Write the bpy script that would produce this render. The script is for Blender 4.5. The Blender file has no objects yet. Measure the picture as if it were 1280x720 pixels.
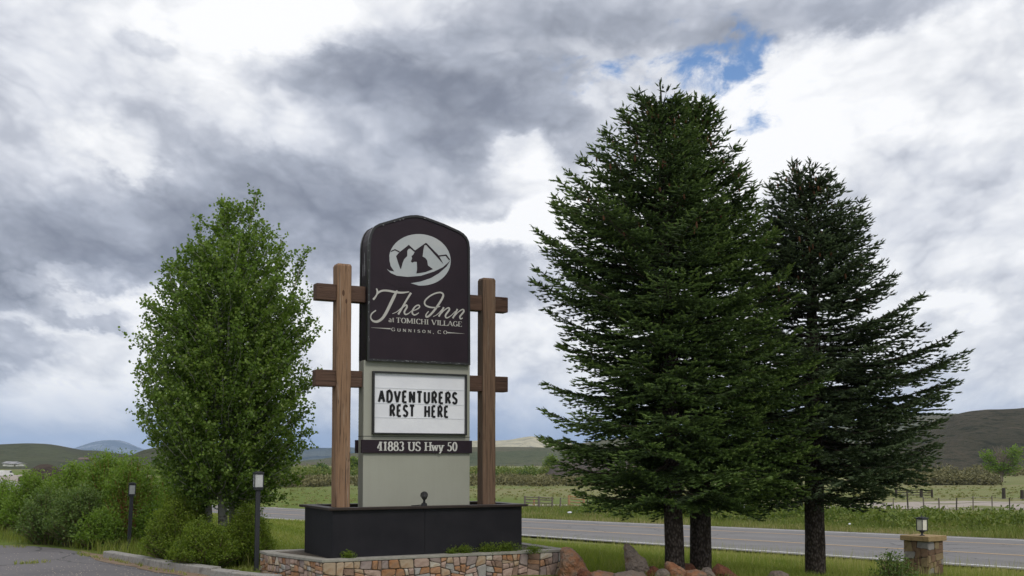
import bpy, bmesh, math, random
import numpy as np
from mathutils import Vector, Matrix, noise as mnoise
from mathutils.geometry import tessellate_polygon

R = math.radians
sc = bpy.context.scene
COL = sc.collection
rnd = random.Random(7)

# ------------------------------------------------------------------ camera, sun, sky, exposure
F = 1350.0                     # focal length in pixels of the 1280 px wide photograph
CAMZ = 1.6
PITCH = R(3.01)
camd = bpy.data.cameras.new('camera')
cam = bpy.data.objects.new('camera', camd)
COL.objects.link(cam)
cam.location = (0, 0, CAMZ)
cam.rotation_euler = (R(90) + PITCH, 0, 0)
camd.sensor_width = 36
camd.lens = 36 * F / 1280
camd.shift_y = 144 / 1280
camd.clip_start = 0.1
camd.clip_end = 40000
sc.camera = cam
sc.view_settings.view_transform = 'Standard'
sc.view_settings.look = 'None'
sc.view_settings.exposure = 0.0
sc.view_settings.gamma = 1.0
sc.render.engine = 'CYCLES'
sc.cycles.max_bounces = 6
sc.cycles.diffuse_bounces = 3
sc.cycles.transparent_max_bounces = 12
sc.cycles.transmission_bounces = 4

SUN_EL, SUN_AZ = R(48), R(150)          # azimuth clockwise from +Y (view direction): behind the camera, to the right
sd = bpy.data.lights.new('sun', 'SUN')
sd.energy = 1.5
sd.angle = R(14)
sd.color = (1.0, 0.95, 0.88)
sun = bpy.data.objects.new('sun', sd)
COL.objects.link(sun)
sdir = Vector((math.sin(SUN_AZ) * math.cos(SUN_EL), math.cos(SUN_AZ) * math.cos(SUN_EL), math.sin(SUN_EL)))
sun.rotation_euler = sdir.to_track_quat('Z', 'Y').to_euler()
sun.location = (20, -20, 40)


def ray(px, py):
    u = (px - 640) / F
    v = (504 - py) / F
    c, s = math.cos(PITCH), math.sin(PITCH)
    return Vector((u, c - s * v, s + c * v))


def at(px, py, Y):
    d = ray(px, py)
    return Vector((0, 0, CAMZ)) + d * (Y / d.y)


def at_z(px, py, z):
    d = ray(px, py)
    return Vector((0, 0, CAMZ)) + d * ((z - CAMZ) / d.z)


class NT:
    """small helper to write node trees"""
    def __init__(s, tree):
        s.t = tree
        tree.nodes.clear()

    def n(s, typ, **kw):
        nd = s.t.nodes.new(typ)
        for k, v in kw.items():
            if k.startswith('i_'):
                nd.inputs[k[2:].replace('_', ' ')].default_value = v
            else:
                setattr(nd, k, v)
        return nd

    def l(s, a, b):
        s.t.links.new(a, b)

    def math(s, op, a, b=None, c=None, clamp=False):
        nd = s.t.nodes.new('ShaderNodeMath')
        nd.operation = op
        nd.use_clamp = clamp
        for i, x in enumerate((a, b, c)):
            if x is None:
                continue
            if isinstance(x, (int, float)):
                nd.inputs[i].default_value = x
            else:
                s.l(x, nd.inputs[i])
        return nd.outputs[0]

    def ramp(s, fac, stops, interp='LINEAR'):
        nd = s.t.nodes.new('ShaderNodeValToRGB')
        cr = nd.color_ramp
        cr.interpolation = interp
        while len(cr.elements) < len(stops):
            cr.elements.new(0.5)
        for e, (p, c) in zip(cr.elements, stops):
            e.position = p
            e.color = (*c, 1) if len(c) == 3 else c
        s.l(fac, nd.inputs[0])
        return nd.outputs[0]

    def mix(s, fac, a, b, mode='MIX'):
        nd = s.t.nodes.new('ShaderNodeMix')
        nd.data_type = 'RGBA'
        nd.blend_type = mode
        for sock, x in ((nd.inputs[0], fac), (nd.inputs[6], a), (nd.inputs[7], b)):
            if isinstance(x, (int, float)):
                sock.default_value = x
            elif isinstance(x, tuple):
                sock.default_value = (*x, 1)
            else:
                s.l(x, sock)
        return nd.outputs[2]

    def noise(s, vec, scale, detail=4, rough=0.55, dist=0.0, out=0):
        nd = s.t.nodes.new('ShaderNodeTexNoise')
        nd.inputs['Scale'].default_value = scale
        nd.inputs['Detail'].default_value = detail
        nd.inputs['Roughness'].default_value = rough
        nd.inputs['Distortion'].default_value = dist
        if vec is not None:
            s.l(vec, nd.inputs['Vector'])
        return nd.outputs[out]

    def mapping(s, vec, loc=(0, 0, 0), rot=(0, 0, 0), scale=(1, 1, 1), typ='POINT'):
        nd = s.t.nodes.new('ShaderNodeMapping')
        nd.vector_type = typ
        nd.inputs['Location'].default_value = loc
        nd.inputs['Rotation'].default_value = rot
        nd.inputs['Scale'].default_value = scale
        s.l(vec, nd.inputs['Vector'])
        return nd.outputs[0]


def make_world():
    w = bpy.data.worlds.new("World")
    sc.world = w
    w.use_nodes = True
    N = NT(w.node_tree)
    out = N.n('ShaderNodeOutputWorld')
    bg = N.n('ShaderNodeBackground')
    bg.inputs[1].default_value = 0.1
    N.l(bg.outputs[0], out.inputs[0])
    sky = N.n('ShaderNodeTexSky', sky_type='NISHITA', sun_disc=False, sun_elevation=SUN_EL, sun_rotation=SUN_AZ,
              altitude=2300, dust_density=0.6, ozone_density=1.2)
    tc = N.n('ShaderNodeTexCoord')
    D = tc.outputs['Generated']
    sep = N.n('ShaderNodeSeparateXYZ')
    N.l(D, sep.inputs[0])
    az = N.math('ARCTAN2', sep.outputs[0], sep.outputs[1])
    el = N.math('ARCSINE', sep.outputs[2])
    comb = N.n('ShaderNodeCombineXYZ')
    N.l(az, comb.inputs[0])
    N.l(el, comb.inputs[1])
    P0 = comb.outputs[0]
    # noise coordinates on the sky sphere, squeezed towards the horizon as a cloud layer is
    lift = N.math('POWER', N.math('ADD', N.math('ABSOLUTE', el), 0.10), 0.62)
    ccv = N.n('ShaderNodeCombineXYZ')
    N.l(N.math('DIVIDE', sep.outputs[0], N.math('ADD', lift, 0.30)), ccv.inputs[0])
    N.l(N.math('MULTIPLY', sep.outputs[1], 1.2), ccv.inputs[1])
    N.l(N.math('MULTIPLY', lift, 1.9), ccv.inputs[2])
    L = ccv.outputs[0]

    def warp(src, vec, scale, detail, rough, ax, ay):
        wv = N.noise(vec, scale, detail, rough, 0, 1)
        vm = N.n('ShaderNodeVectorMath', operation='SUBTRACT')
        N.l(wv, vm.inputs[0])
        vm.inputs[1].default_value = (0.5, 0.5, 0.5)
        vs = N.n('ShaderNodeVectorMath', operation='MULTIPLY')
        N.l(vm.outputs[0], vs.inputs[0])
        vs.inputs[1].default_value = (ax, ay, ay)
        va = N.n('ShaderNodeVectorMath', operation='ADD')
        N.l(src, va.inputs[0])
        N.l(vs.outputs[0], va.inputs[1])
        return va.outputs[0]

    P = warp(P0, L, 3.6, 3, 0.5, 0.13, 0.10)
    P = warp(P, L, 17.0, 7, 0.62, 0.06, 0.055)
    L2 = warp(L, L, 2.5, 2, 0.5, 0.14, 0.14)

    def azel(px, py):
        d = ray(px, py).normalized()
        return math.atan2(d.x, d.y), math.asin(d.z)

    def blobs(lst, start, soft=0.62):
        acc = start
        for (px, py, rx, ry, rot, amp) in lst:
            a, e = azel(px, py)
            # texture-type mapping: (p - loc) rotated back, divided by scale
            m = N.mapping(P, (a, e, 0), (0, 0, R(-rot)), (rx / F * 0.95, ry / F * 0.95, 1), 'TEXTURE')
            g = N.n('ShaderNodeTexGradient', gradient_type='SPHERICAL')
            N.l(m, g.inputs[0])
            s_ = N.n('ShaderNodeMapRange', interpolation_type='SMOOTHSTEP')
            s_.inputs['From Max'].default_value = soft
            N.l(g.outputs[1], s_.inputs['Value'])
            acc = N.math('MULTIPLY_ADD', s_.outputs[0], amp, acc)
        return acc

    fb = N.noise(L2, 4.6, 9, 0.57, 0.0)
    bil = N.noise(L2, 9.0, 6, 0.55, 0.0)
    billow = N.math('ABSOLUTE', N.math('SUBTRACT', bil, 0.5))
    fb2 = N.noise(L, 1.1, 3, 0.5, 0.0)
    vo = N.n('ShaderNodeTexVoronoi', feature='F1')
    vo.inputs['Scale'].default_value = 6.0
    vo.inputs['Detail'].default_value = 3.0
    vo.inputs['Roughness'].default_value = 0.55
    vo.inputs['Lacunarity'].default_value = 2.3
    N.l(warp(L, L, 7.0, 4, 0.6, 0.12, 0.12), vo.inputs['Vector'])
    puff = N.math('MULTIPLY_ADD', vo.outputs['Distance'], -1.0, 0.50)
    base = N.math('MULTIPLY_ADD', fb, 0.70, 0.695)
    base = N.math('MULTIPLY_ADD', puff, 0.44, base)
    base = N.math('MULTIPLY_ADD', billow, -0.45, base)
    base = N.math('MULTIPLY_ADD', fb2, 0.30, N.math('SUBTRACT', base, 0.07))
    V = blobs(CLOUDS, base)
    V = blobs(HARD, V, 0.55)
    col = N.ramp(V, [(0.0, (.29, .32, .40)), (0.20, (.36, .39, .47)), (0.40, (.46, .495, .58)), (0.56, (.58, .61, .69)),
                     (0.70, (.76, .785, .85)), (0.85, (.90, .915, .95)), (1.0, (1.03, 1.035, 1.05))])
    md = N.math('MULTIPLY_ADD', fb, 3.4, 9.0)
    md = N.math('MULTIPLY_ADD', puff, 3.4, md)
    dk = N.math('SUBTRACT', 1.0, V, clamp=True)
    md = N.math('ADD', N.math('MULTIPLY', md, dk), N.math('MULTIPLY', 10.0, N.math('SUBTRACT', 1.0, dk)))
    cm_ = N.n('ShaderNodeCombineXYZ')
    for k_ in range(3): N.l(md, cm_.inputs[k_])
    colx = N.mix(1.0, col, cm_.outputs[0], 'MULTIPLY')
    # clear blue gaps
    hole_n = N.noise(L, 13.0, 7, 0.62, 0.3)
    hb = blobs(HOLES, 0.0)
    hole = N.math('ADD', hb, N.math('MULTIPLY', N.math('SUBTRACT', hole_n, 0.53), N.math('MINIMUM', N.math('MULTIPLY', hb, 12.0), 7.0)))
    hmask = N.n('ShaderNodeMapRange', interpolation_type='SMOOTHSTEP')
    hmask.inputs['From Min'].default_value = 0.2
    hmask.inputs['From Max'].default_value = 1.45
    N.l(hole, hmask.inputs['Value'])
    skyc = N.mix(1.0, sky.outputs[0], (1.35, 1.5, 1.62), 'MULTIPLY')
    c2 = N.mix(hmask.outputs[0], colx, skyc)
    # thin air near the horizon: blue grey rain haze under the cloud deck, broken by the same noise
    lowm = N.n('ShaderNodeMapRange', interpolation_type='SMOOTHSTEP')
    N.l(N.math('MULTIPLY_ADD', N.math('SUBTRACT', fb, 0.5), 0.13, el), lowm.inputs['Value'])
    lowm.inputs['From Min'].default_value = 0.078
    lowm.inputs['From Max'].default_value = 0.005
    lowm.inputs['To Min'].default_value = 0.0
    lowm.inputs['To Max'].default_value = 0.80
    blue = N.mix(N.math('MULTIPLY_ADD', fb, 1.6, -0.3, clamp=True), (2.6, 3.6, 5.9), (4.4, 5.5, 7.6))
    c3 = N.mix(lowm.outputs[0], c2, blue)
    N.l(c3, bg.inputs[0])
    w.cycles.sampling_method = 'MANUAL'
    w.cycles.sample_map_resolution = 512


# (px, py, radius x, radius y, rotation, amount)
CLOUDS = [
    (480, 100, 290, 85, -6, -.16), (590, 160, 260, 85, 8, -.28), (690, 130, 130, 95, 0, -.20), (560, 60, 220, 60, 0, -.10),
    (520, 215, 260, 85, 0, -.30), (250, 290, 380, 85, -8, -.28), (90, 320, 240, 70, -6, -.22), (400, 285, 240, 90, 0, -.26), (180, 350, 170, 46, -10, -.30), (300, 190, 240, 60, 0, -.16),
    (60, 170, 240, 230, 0, -.28), (290, 240, 280, 70, 0, -.14), (640, 330, 200, 60, 0, -.08), (1200, 300, 260, 140, 0, -.05),
    (15, 380, 75, 36, 0, -.40), (135, 400, 95, 24, 0, -.34), (30, 445, 110, 54, 0, -.30), (150, 445, 90, 40, 0, -.14),
    (930, 0, 400, 66, 3, -.22), (640, 5, 240, 50, 0, -.12), (1110, -8, 200, 44, 10, -.18),
    (1190, 240, 230, 110, 0, -.09), (1060, 320, 160, 70, 0, -.05), (650, 350, 130, 55, 0, -.18), (690, 250, 120, 60, 0, -.05), (1250, 130, 120, 60, 0, -.08), (1110, 180, 130, 26, 0, -.10),
    (265, 40, 250, 100, -8, .22), (390, 20, 110, 70, 0, .16), (125, 190, 100, 50, 12, .28), (210, 190, 70, 34, 0, .12), (210, 130, 120, 60, 0, .14),
    (650, 215, 90, 60, 0, .34), (660, 290, 150, 34, 0, .28), (1110, 110, 300, 110, 0, .16), (745, 120, 50, 70, 0, .18),
    (90, 410, 210, 60, 0, .22), (110, 480, 210, 50, 0, .16), (1200, 395, 120, 36, 0, .20), (960, 190, 140, 70, 0, .10),
    (180, 78, 70, 34, 0, -.14), (700, 420, 110, 40, 0, .12), (1230, 320, 120, 50, 0, .06),
]
HARD = [
    (430, 108, 200, 44, -4, -.22), (560, 95, 210, 80, 4, -.20), (560, 200, 120, 40, 0, -.12), (620, 150, 130, 60, 0, -.10), (300, 300, 220, 44, -8, -.16),
    (15, 380, 50, 22, 0, -.24), (135, 400, 62, 14, 0, -.22), (30, 440, 70, 34, 0, -.20), (176, 76, 50, 22, 0, -.12), (230, 345, 110, 24, -12, -.12),
    (655, 205, 50, 36, 0, .20), (125, 192, 54, 28, 14, .20), (640, 290, 110, 20, 0, .12), (280, 40, 150, 50, -10, .14), (1190, 395, 70, 18, 0, .12),
    (1180, 200, 110, 30, 0, -.08), (1130, 262, 90, 34, 0, -.06), (930, 20, 260, 36, 2, -.10), (100, 470, 120, 24, 0, .10), (70, 360, 100, 14, -16, .2),
]
HOLES = [
    (840, 64, 200, 62, -6, .85), (825, 98, 170, 46, -6, .85), (910, 50, 110, 34, 0, .5),
    (940, 95, 170, 60, 0, .26), (900, 140, 150, 28, 0, .42),
]
make_world()

# ------------------------------------------------------------------ scene helpers


def tag(o, label=None, cat=None, group=None, kind=None):
    if label: o['label'] = label
    if cat: o['category'] = cat
    if group: o['group'] = group
    if kind: o['kind'] = kind
    return o


def empty(name, loc, label, cat, group=None, rz=0.0):
    o = bpy.data.objects.new(name, None)
    o.empty_display_size = 0.3
    o.location = loc
    o.rotation_euler = (0, 0, rz)
    COL.objects.link(o)
    return tag(o, label, cat, group)


def link(name, me, mat=None, parent=None, smooth=False):
    o = bpy.data.objects.new(name, me)
    COL.objects.link(o)
    if mat is not None and len(me.materials) == 0:
        me.materials.append(mat)
    if smooth:
        me.polygons.foreach_set('use_smooth', np.ones(len(me.polygons), bool))
    if parent is not None:
        o.parent = parent
    return o


class MB:
    def __init__(s):
        s.v = []
        s.f = []

    def add(s, vs, fs):
        k = len(s.v)
        s.v += [tuple(v) for v in vs]
        s.f += [tuple(i + k for i in f) for f in fs]

    def box(s, c, size, M=None):
        x, y, z = size[0] / 2, size[1] / 2, size[2] / 2
        vs = [Vector(c) + Vector(p) for p in [(-x, -y, -z), (x, -y, -z), (x, y, -z), (-x, y, -z), (-x, -y, z), (x, -y, z), (x, y, z), (-x, y, z)]]
        if M: vs = [M @ v for v in vs]
        s.add(vs, [(0, 3, 2, 1), (4, 5, 6, 7), (0, 1, 5, 4), (1, 2, 6, 5), (2, 3, 7, 6), (3, 0, 4, 7)])
        return s

    def tube(s, pts, rad, n=8, caps=True):
        """pts list of Vector, rad list or float"""
        pts = [Vector(p) for p in pts]
        if not hasattr(rad, '__len__'): rad = [rad] * len(pts)
        k = len(s.v)
        ref = Vector((0.3, 1, 0.1))
        for i, p in enumerate(pts):
            d = (pts[min(i + 1, len(pts) - 1)] - pts[max(i - 1, 0)])
            d = d.normalized() if d.length > 1e-9 else Vector((0, 0, 1))
            a = d.cross(ref)
            if a.length < 1e-3: a = d.cross(Vector((1, 0, 0)))
            a.normalize()
            b = d.cross(a)
            for j in range(n):
                t = 2 * math.pi * j / n
                s.v.append(tuple(p + (a * math.cos(t) + b * math.sin(t)) * rad[i]))
        for i in range(len(pts) - 1):
            for j in range(n):
                j2 = (j + 1) % n
                s.f.append((k + i * n + j, k + i * n + j2, k + (i + 1) * n + j2, k + (i + 1) * n + j))
        if caps:
            s.f.append(tuple(k + j for j in range(n))[::-1])
            s.f.append(tuple(k + (len(pts) - 1) * n + j for j in range(n)))
        return s

    def lathe(s, prof, c=(0, 0, 0), n=16):
        k = len(s.v)
        for (r, z) in prof:
            for j in range(n):
                t = 2 * math.pi * j / n
                s.v.append((c[0] + r * math.cos(t), c[1] + r * math.sin(t), c[2] + z))
        for i in range(len(prof) - 1):
            for j in range(n):
                j2 = (j + 1) % n
                s.f.append((k + i * n + j, k + i * n + j2, k + (i + 1) * n + j2, k + (i + 1) * n + j))
        s.f.append(tuple(k + j for j in range(n))[::-1])
        s.f.append(tuple(k + (len(prof) - 1) * n + j for j in range(n)))
        return s

    def prism(s, poly, M, d0, d1):
        """2-d polygon extruded from depth d0 to d1; M maps (x, y, depth)"""
        n = len(poly)
        vs = [M @ Vector((x, y, d0)) for x, y in poly] + [M @ Vector((x, y, d1)) for x, y in poly]
        tri = tessellate_polygon([[Vector((x, y, 0)) for x, y in poly]])
        fs = [tuple(t) for t in tri] + [tuple(i + n for i in t[::-1]) for t in tri]
        fs += [(i, (i + 1) % n, (i + 1) % n + n, i + n) for i in range(n)]
        s.add(vs, fs)
        return s

    def mesh(s, name='mesh', bevel=0.0, seg=2):
        me = bpy.data.meshes.new(name)
        me.from_pydata(s.v, [], s.f)
        bm = bmesh.new()
        bm.from_mesh(me)
        bmesh.ops.recalc_face_normals(bm, faces=bm.faces)
        if bevel > 0:
            ed = [e for e in bm.edges if len(e.link_faces) == 2 and e.calc_face_angle(0) > 0.5]
            bmesh.ops.bevel(bm, geom=ed, offset=bevel, segments=seg, profile=0.6, affect='EDGES')
        bm.to_mesh(me)
        bm.free()
        me.update()
        return me

    def build(s, name, mat, parent=None, bevel=0.0, smooth=False):
        return link(name, s.mesh(name, bevel), mat, parent, smooth)


def np_mesh(name, verts, tris, tint=None):
    """verts (n,3), tris (m,3)"""
    me = bpy.data.meshes.new(name)
    nv, nf = len(verts), len(tris)
    me.vertices.add(nv)
    me.vertices.foreach_set('co', np.ascontiguousarray(verts, np.float32).ravel())
    me.loops.add(nf * 3)
    me.loops.foreach_set('vertex_index', np.ascontiguousarray(tris, np.int32).ravel())
    me.polygons.add(nf)
    me.polygons.foreach_set('loop_start', np.arange(0, nf * 3, 3, dtype=np.int32))
    me.polygons.foreach_set('loop_total', np.full(nf, 3, np.int32))
    if tint is not None:
        at_ = me.attributes.new('tint', 'FLOAT', 'POINT')
        at_.data.foreach_set('value', np.ascontiguousarray(tint, np.float32))
    me.update(calc_edges=True)
    return me


def smooth01(x, a, b):
    t = np.clip((np.asarray(x, float) - a) / (b - a), 0, 1)
    return t * t * (3 - 2 * t)


# ------------------------------------------------------------------ materials
MATS = {}


def principled(name):
    m = bpy.data.materials.new(name)
    m.use_nodes = True
    N = NT(m.node_tree)
    o = N.n('ShaderNodeOutputMaterial')
    p = N.n('ShaderNodeBsdfPrincipled')
    N.l(p.outputs[0], o.inputs[0])
    MATS[name] = m
    return m, N, p


def simple(name, cols, scale=4.0, rough=0.8, bump=0.0, bscale=30.0, stretch=(1, 1, 1), metallic=0.0, detail=6, spec=0.3, bdist=0.01, contrast=(0.3, 0.7)):
    m, N, p = principled(name)
    tc = N.n('ShaderNodeTexCoord')
    v = N.mapping(tc.outputs['Object'], scale=stretch)
    f = N.noise(v, scale, detail, 0.6)
    n = len(cols)
    if n == 1:
        p.inputs['Base Color'].default_value = (*cols[0], 1)
    else:
        st = [(contrast[0] + (contrast[1] - contrast[0]) * i / (n - 1), c) for i, c in enumerate(cols)]
        N.l(N.ramp(f, st), p.inputs['Base Color'])
    p.inputs['Roughness'].default_value = rough
    p.inputs['Metallic'].default_value = metallic
    p.inputs['Specular IOR Level'].default_value = spec
    if bump > 0:
        b = N.n('ShaderNodeBump')
        b.inputs['Strength'].default_value = bump
        b.inputs['Distance'].default_value = bdist
        N.l(N.noise(v, bscale, 6, 0.65), b.inputs['Height'])
        N.l(b.outputs[0], p.inputs['Normal'])
    return m


def leafmat(name, stops, transl=0.3, rough=0.55, patch=None, pscale=0.8):
    m, N, p = principled(name)
    a = N.n('ShaderNodeAttribute', attribute_name='tint')
    c = N.ramp(a.outputs['Fac'], stops)
    if patch:
        tc = N.n('ShaderNodeTexCoord')
        f = N.noise(tc.outputs['Object'], pscale, 3, 0.5)
        c = N.mix(N.math('MULTIPLY_ADD', f, 2.4, -0.8, clamp=True), c, patch, 'MULTIPLY')
    N.l(c, p.inputs['Base Color'])
    p.inputs['Roughness'].default_value = rough
    p.inputs['Specular IOR Level'].default_value = 0.25
    if transl > 0:
        out = [n for n in N.t.nodes if n.type == 'OUTPUT_MATERIAL'][0]
        t = N.n('ShaderNodeBsdfTranslucent')
        N.l(N.mix(1.0, c, (1.15, 1.25, 0.6), 'MULTIPLY'), t.inputs[0])
        mx = N.n('ShaderNodeMixShader')
        mx.inputs[0].default_value = transl
        N.l(p.outputs[0], mx.inputs[1])
        N.l(t.outputs[0], mx.inputs[2])
        N.l(mx.outputs[0], out.inputs[0])
    return m


def wood_mat(name, dark, mid, light, axis):
    m, N, p = principled(name)
    tc = N.n('ShaderNodeTexCoord')
    s = [16, 16, 16]
    s[axis] = 0.6
    v = N.mapping(tc.outputs['Object'], scale=tuple(s))
    f = N.noise(v, 1.6, 8, 0.65, 0.8)
    c = N.ramp(f, [(0.28, dark), (0.45, mid), (0.58, mid), (0.74, light)])
    s2 = [40, 40, 40]
    s2[axis] = 1.2
    v2 = N.mapping(tc.outputs['Object'], scale=tuple(s2))
    g = N.noise(v2, 1.0, 4, 0.6, 0.3)
    c = N.mix(N.math('MULTIPLY_ADD', g, -5.0, 2.35, clamp=True), c, (0.04, 0.024, 0.018))
    s4 = [22, 22, 22]
    s4[axis] = .8
    g4 = N.noise(N.mapping(tc.outputs['Object'], scale=tuple(s4)), 1.0, 3, 0.5, 0.6)
    ck = N.math('ABSOLUTE', N.math('SUBTRACT', g4, 0.5))
    ck = N.math('MULTIPLY_ADD', ck, -70.0, 0.85, clamp=True)
    ck = N.math('MULTIPLY', ck, N.math('MULTIPLY_ADD', f, 5.0, -2.2, clamp=True))
    c = N.mix(ck, c, (0.022, 0.013, 0.010))
    vk = N.n('ShaderNodeTexVoronoi', feature='F1')
    s3 = [7, 7, 7]
    s3[axis] = 3.0
    N.l(N.mapping(tc.outputs['Object'], scale=tuple(s3)), vk.inputs['Vector'])
    vk.inputs['Scale'].default_value = 0.55
    kn = N.math('LESS_THAN', vk.outputs['Distance'], 0.085)
    c = N.mix(N.math('MULTIPLY', kn, 0.8), c, (0.05, 0.022, 0.012))
    N.l(c, p.inputs['Base Color'])
    p.inputs['Roughness'].default_value = 0.75
    p.inputs['Specular IOR Level'].default_value = 0.25
    b = N.n('ShaderNodeBump')
    b.inputs['Strength'].default_value = 0.7
    b.inputs['Distance'].default_value = 0.012
    N.l(N.math('SUBTRACT', g, ck), b.inputs['Height'])
    N.l(b.outputs[0], p.inputs['Normal'])
    return m


wood_v = wood_mat('wood_post', (.105, .062, .040), (.25, .152, .090), (.44, .37, .29), 2)
wood_v2 = wood_mat('wood_post_dark', (.065, .042, .030), (.165, .105, .068), (.32, .265, .205), 2)
wood_h = wood_mat('wood_beam', (.035, .022, .016), (.095, .055, .038), (.20, .145, .11), 0)
m_panel = simple('panel_dark', [(.0175, .0110, .0165), (.0240, .0150, .0215)], 3, 0.5, 0.12, 12, spec=0.22)
m_trim = simple('trim_black', [(.010, .010, .011), (.018, .018, .018)], 8, 0.4, spec=0.5)
m_box = simple('planter_paint', [(.0085, .008, .0115), (.0175, .0165, .020)], 2.6, 0.6, 0.25, 90, spec=0.22)
m_cap = simple('cap_brown', [(.022, .015, .013), (.034, .024, .021)], 6, 0.5, 0.2, 40)
m_white = simple('marquee_white', [(.70, .71, .75), (.78, .79, .82)], 1.6, 0.28, spec=0.5, contrast=(.35, .6))
m_rail = simple('marquee_rail', [(.66, .68, .72)], 3, 0.35)
m_black = simple('letter_black', [(.008, .008, .009)], 3, 0.45)
m_cream = simple('letter_cream', [(.40, .39, .355), (.47, .46, .43)], 5, 0.5)
m_logo = simple('logo_grey', [(.36, .40, .42), (.46, .47, .47)], 1.7, 0.5)
m_peel = simple('worn_paint', [(.10, .10, .105), (.36, .36, .37)], 60, 0.7)
m_lampmetal = simple('lamp_metal', [(.020, .022, .027), (.03, .032, .038)], 20, 0.45, metallic=0.0, spec=0.5)
m_frost = simple('frosted_glass', [(.42, .43, .43), (.56, .57, .56)], 9, 0.3, spec=0.5)
m_frost2 = simple('cream_glass', [(.62, .60, .50), (.72, .70, .60)], 9, 0.3, spec=0.5)


def cabinet_mat():
    m, N, p = principled('cabinet_greygreen')
    tc = N.n('ShaderNodeTexCoord')
    o = tc.outputs['Object']
    f = N.noise(o, 1.3, 6, 0.6)
    c = N.ramp(f, [(0.3, (.275, .28, .225)), (0.7, (.32, .325, .27))])
    st = N.noise(N.mapping(o, scale=(14, 14, 0.7)), 1.5, 5, 0.6)
    c = N.mix(N.math('MULTIPLY_ADD', st, -0.5, 0.3, clamp=True), c, (.22, .22, .18))
    fine = N.noise(o, 180, 2, 0.5)
    c = N.mix(N.math('MULTIPLY_ADD', fine, 0.5, 0, clamp=True), c, (.36, .36, .31))
    N.l(c, p.inputs['Base Color'])
    p.inputs['Roughness'].default_value = 0.7
    b = N.n('ShaderNodeBump')
    b.inputs['Strength'].default_value = 0.25
    b.inputs['Distance'].default_value = 0.002
    N.l(fine, b.inputs['Height'])
    N.l(b.outputs[0], p.inputs['Normal'])
    return m


m_cab = cabinet_mat()
STONES = [simple('stone_%s' % n, c, 7, 0.85, 0.7, 26, contrast=(.32, .68), bdist=0.012) for n, c in [
    ('orange', [(.25, .115, .06), (.36, .21, .125), (.30, .16, .09)]), ('cream', [(.34, .30, .24), (.46, .42, .36), (.40, .30, .20)]),
    ('grey', [(.23, .215, .20), (.34, .325, .305)]), ('pink', [(.30, .20, .165), (.38, .28, .23), (.26, .17, .14)]),
    ('brown', [(.15, .095, .070), (.26, .175, .13)]), ('tan', [(.27, .20, .13), (.36, .28, .20), (.30, .18, .10)]),
    ('mauve', [(.19, .145, .135), (.29, .235, .215)]), ('rust', [(.26, .11, .05), (.32, .17, .085), (.22, .14, .10)])]]
m_mortar = simple('mortar', [(.085, .068, .055), (.16, .13, .105)], 30, 0.95, 0.8, 80)
m_coping = simple('coping', [(.20, .19, .165), (.33, .315, .28)], 9, 0.9, 0.5, 60)
m_soil = simple('bed_soil', [(.05, .04, .032), (.12, .10, .08)], 30, 0.95, 0.9, 70)
m_kerb = simple('concrete_kerb', [(.17, .16, .145), (.29, .28, .26), (.23, .205, .17)], 9, 0.9, 0.4, 70)
m_pcap = simple('sandstone_cap', [(.20, .135, .06), (.31, .225, .11), (.25, .16, .075)], 10, 0.85, 0.8, 34)
PST = [simple('pillar_' + n, c, 8, 0.85, 0.7, 30) for n, c in [('brown', [(.085, .052, .032), (.16, .10, .062)]), ('sand', [(.16, .115, .06), (.24, .18, .10)]),
       ('grey', [(.16, .15, .145), (.27, .25, .23)]), ('rust', [(.12, .075, .045), (.19, .12, .075)])]]
m_rock = simple('boulder_rust', [(.20, .075, .035), (.30, .15, .08), (.22, .16, .12), (.27, .10, .045)], 5, 0.85, 1.0, 18, bdist=0.06, contrast=(.3, .72))
m_rockg = simple('boulder_grey', [(.13, .11, .095), (.21, .17, .14), (.17, .115, .08)], 6, 0.88, 1.0, 20, bdist=0.06)
m_rockr = simple('boulder_red', [(.085, .032, .018), (.17, .065, .035), (.11, .07, .05)], 7, 0.9, 1.0, 24, bdist=0.06)


def bark_mat(name, c0, c1, c2, sc_=1.0):
    m, N, p = principled(name)
    tc = N.n('ShaderNodeTexCoord')
    o = tc.outputs['Object']
    v = N.n('ShaderNodeTexVoronoi', feature='F1')
    v.inputs['Scale'].default_value = 34 * sc_
    N.l(N.mapping(o, scale=(1, 1, 0.6)), v.inputs['Vector'])
    f = N.noise(o, 7, 6, 0.65)
    h = N.math('MULTIPLY_ADD', v.outputs['Distance'], 0.9, N.math('MULTIPLY', f, 0.6))
    c = N.ramp(h, [(0.25, c2), (0.55, c1), (0.9, c0)])
    N.l(c, p.inputs['Base Color'])
    p.inputs['Roughness'].default_value = 0.95
    p.inputs['Specular IOR Level'].default_value = 0.1
    b = N.n('ShaderNodeBump', invert=True)
    b.inputs['Strength'].default_value = 1.0
    b.inputs['Distance'].default_value = 0.02
    N.l(h, b.inputs['Height'])
    N.l(b.outputs[0], p.inputs['Normal'])
    return m


m_bark = bark_mat('spruce_bark', (.028, .022, .018), (.075, .062, .054), (.13, .112, .098))
m_twig = simple('twig_bark', [(.035, .026, .02), (.07, .055, .042)], 20, 0.9)


def aspen_bark():
    m, N, p = principled('aspen_bark')
    tc = N.n('ShaderNodeTexCoord')
    o = tc.outputs['Object']
    f = N.noise(N.mapping(o, scale=(3, 3, 9)), 2.2, 5, 0.7)
    c = N.ramp(f, [(0.33, (.06, .05, .04)), (0.42, (.30, .29, .25)), (0.7, (.42, .41, .36))])
    N.l(c, p.inputs['Base Color'])
    p.inputs['Roughness'].default_value = 0.8
    return m


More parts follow.
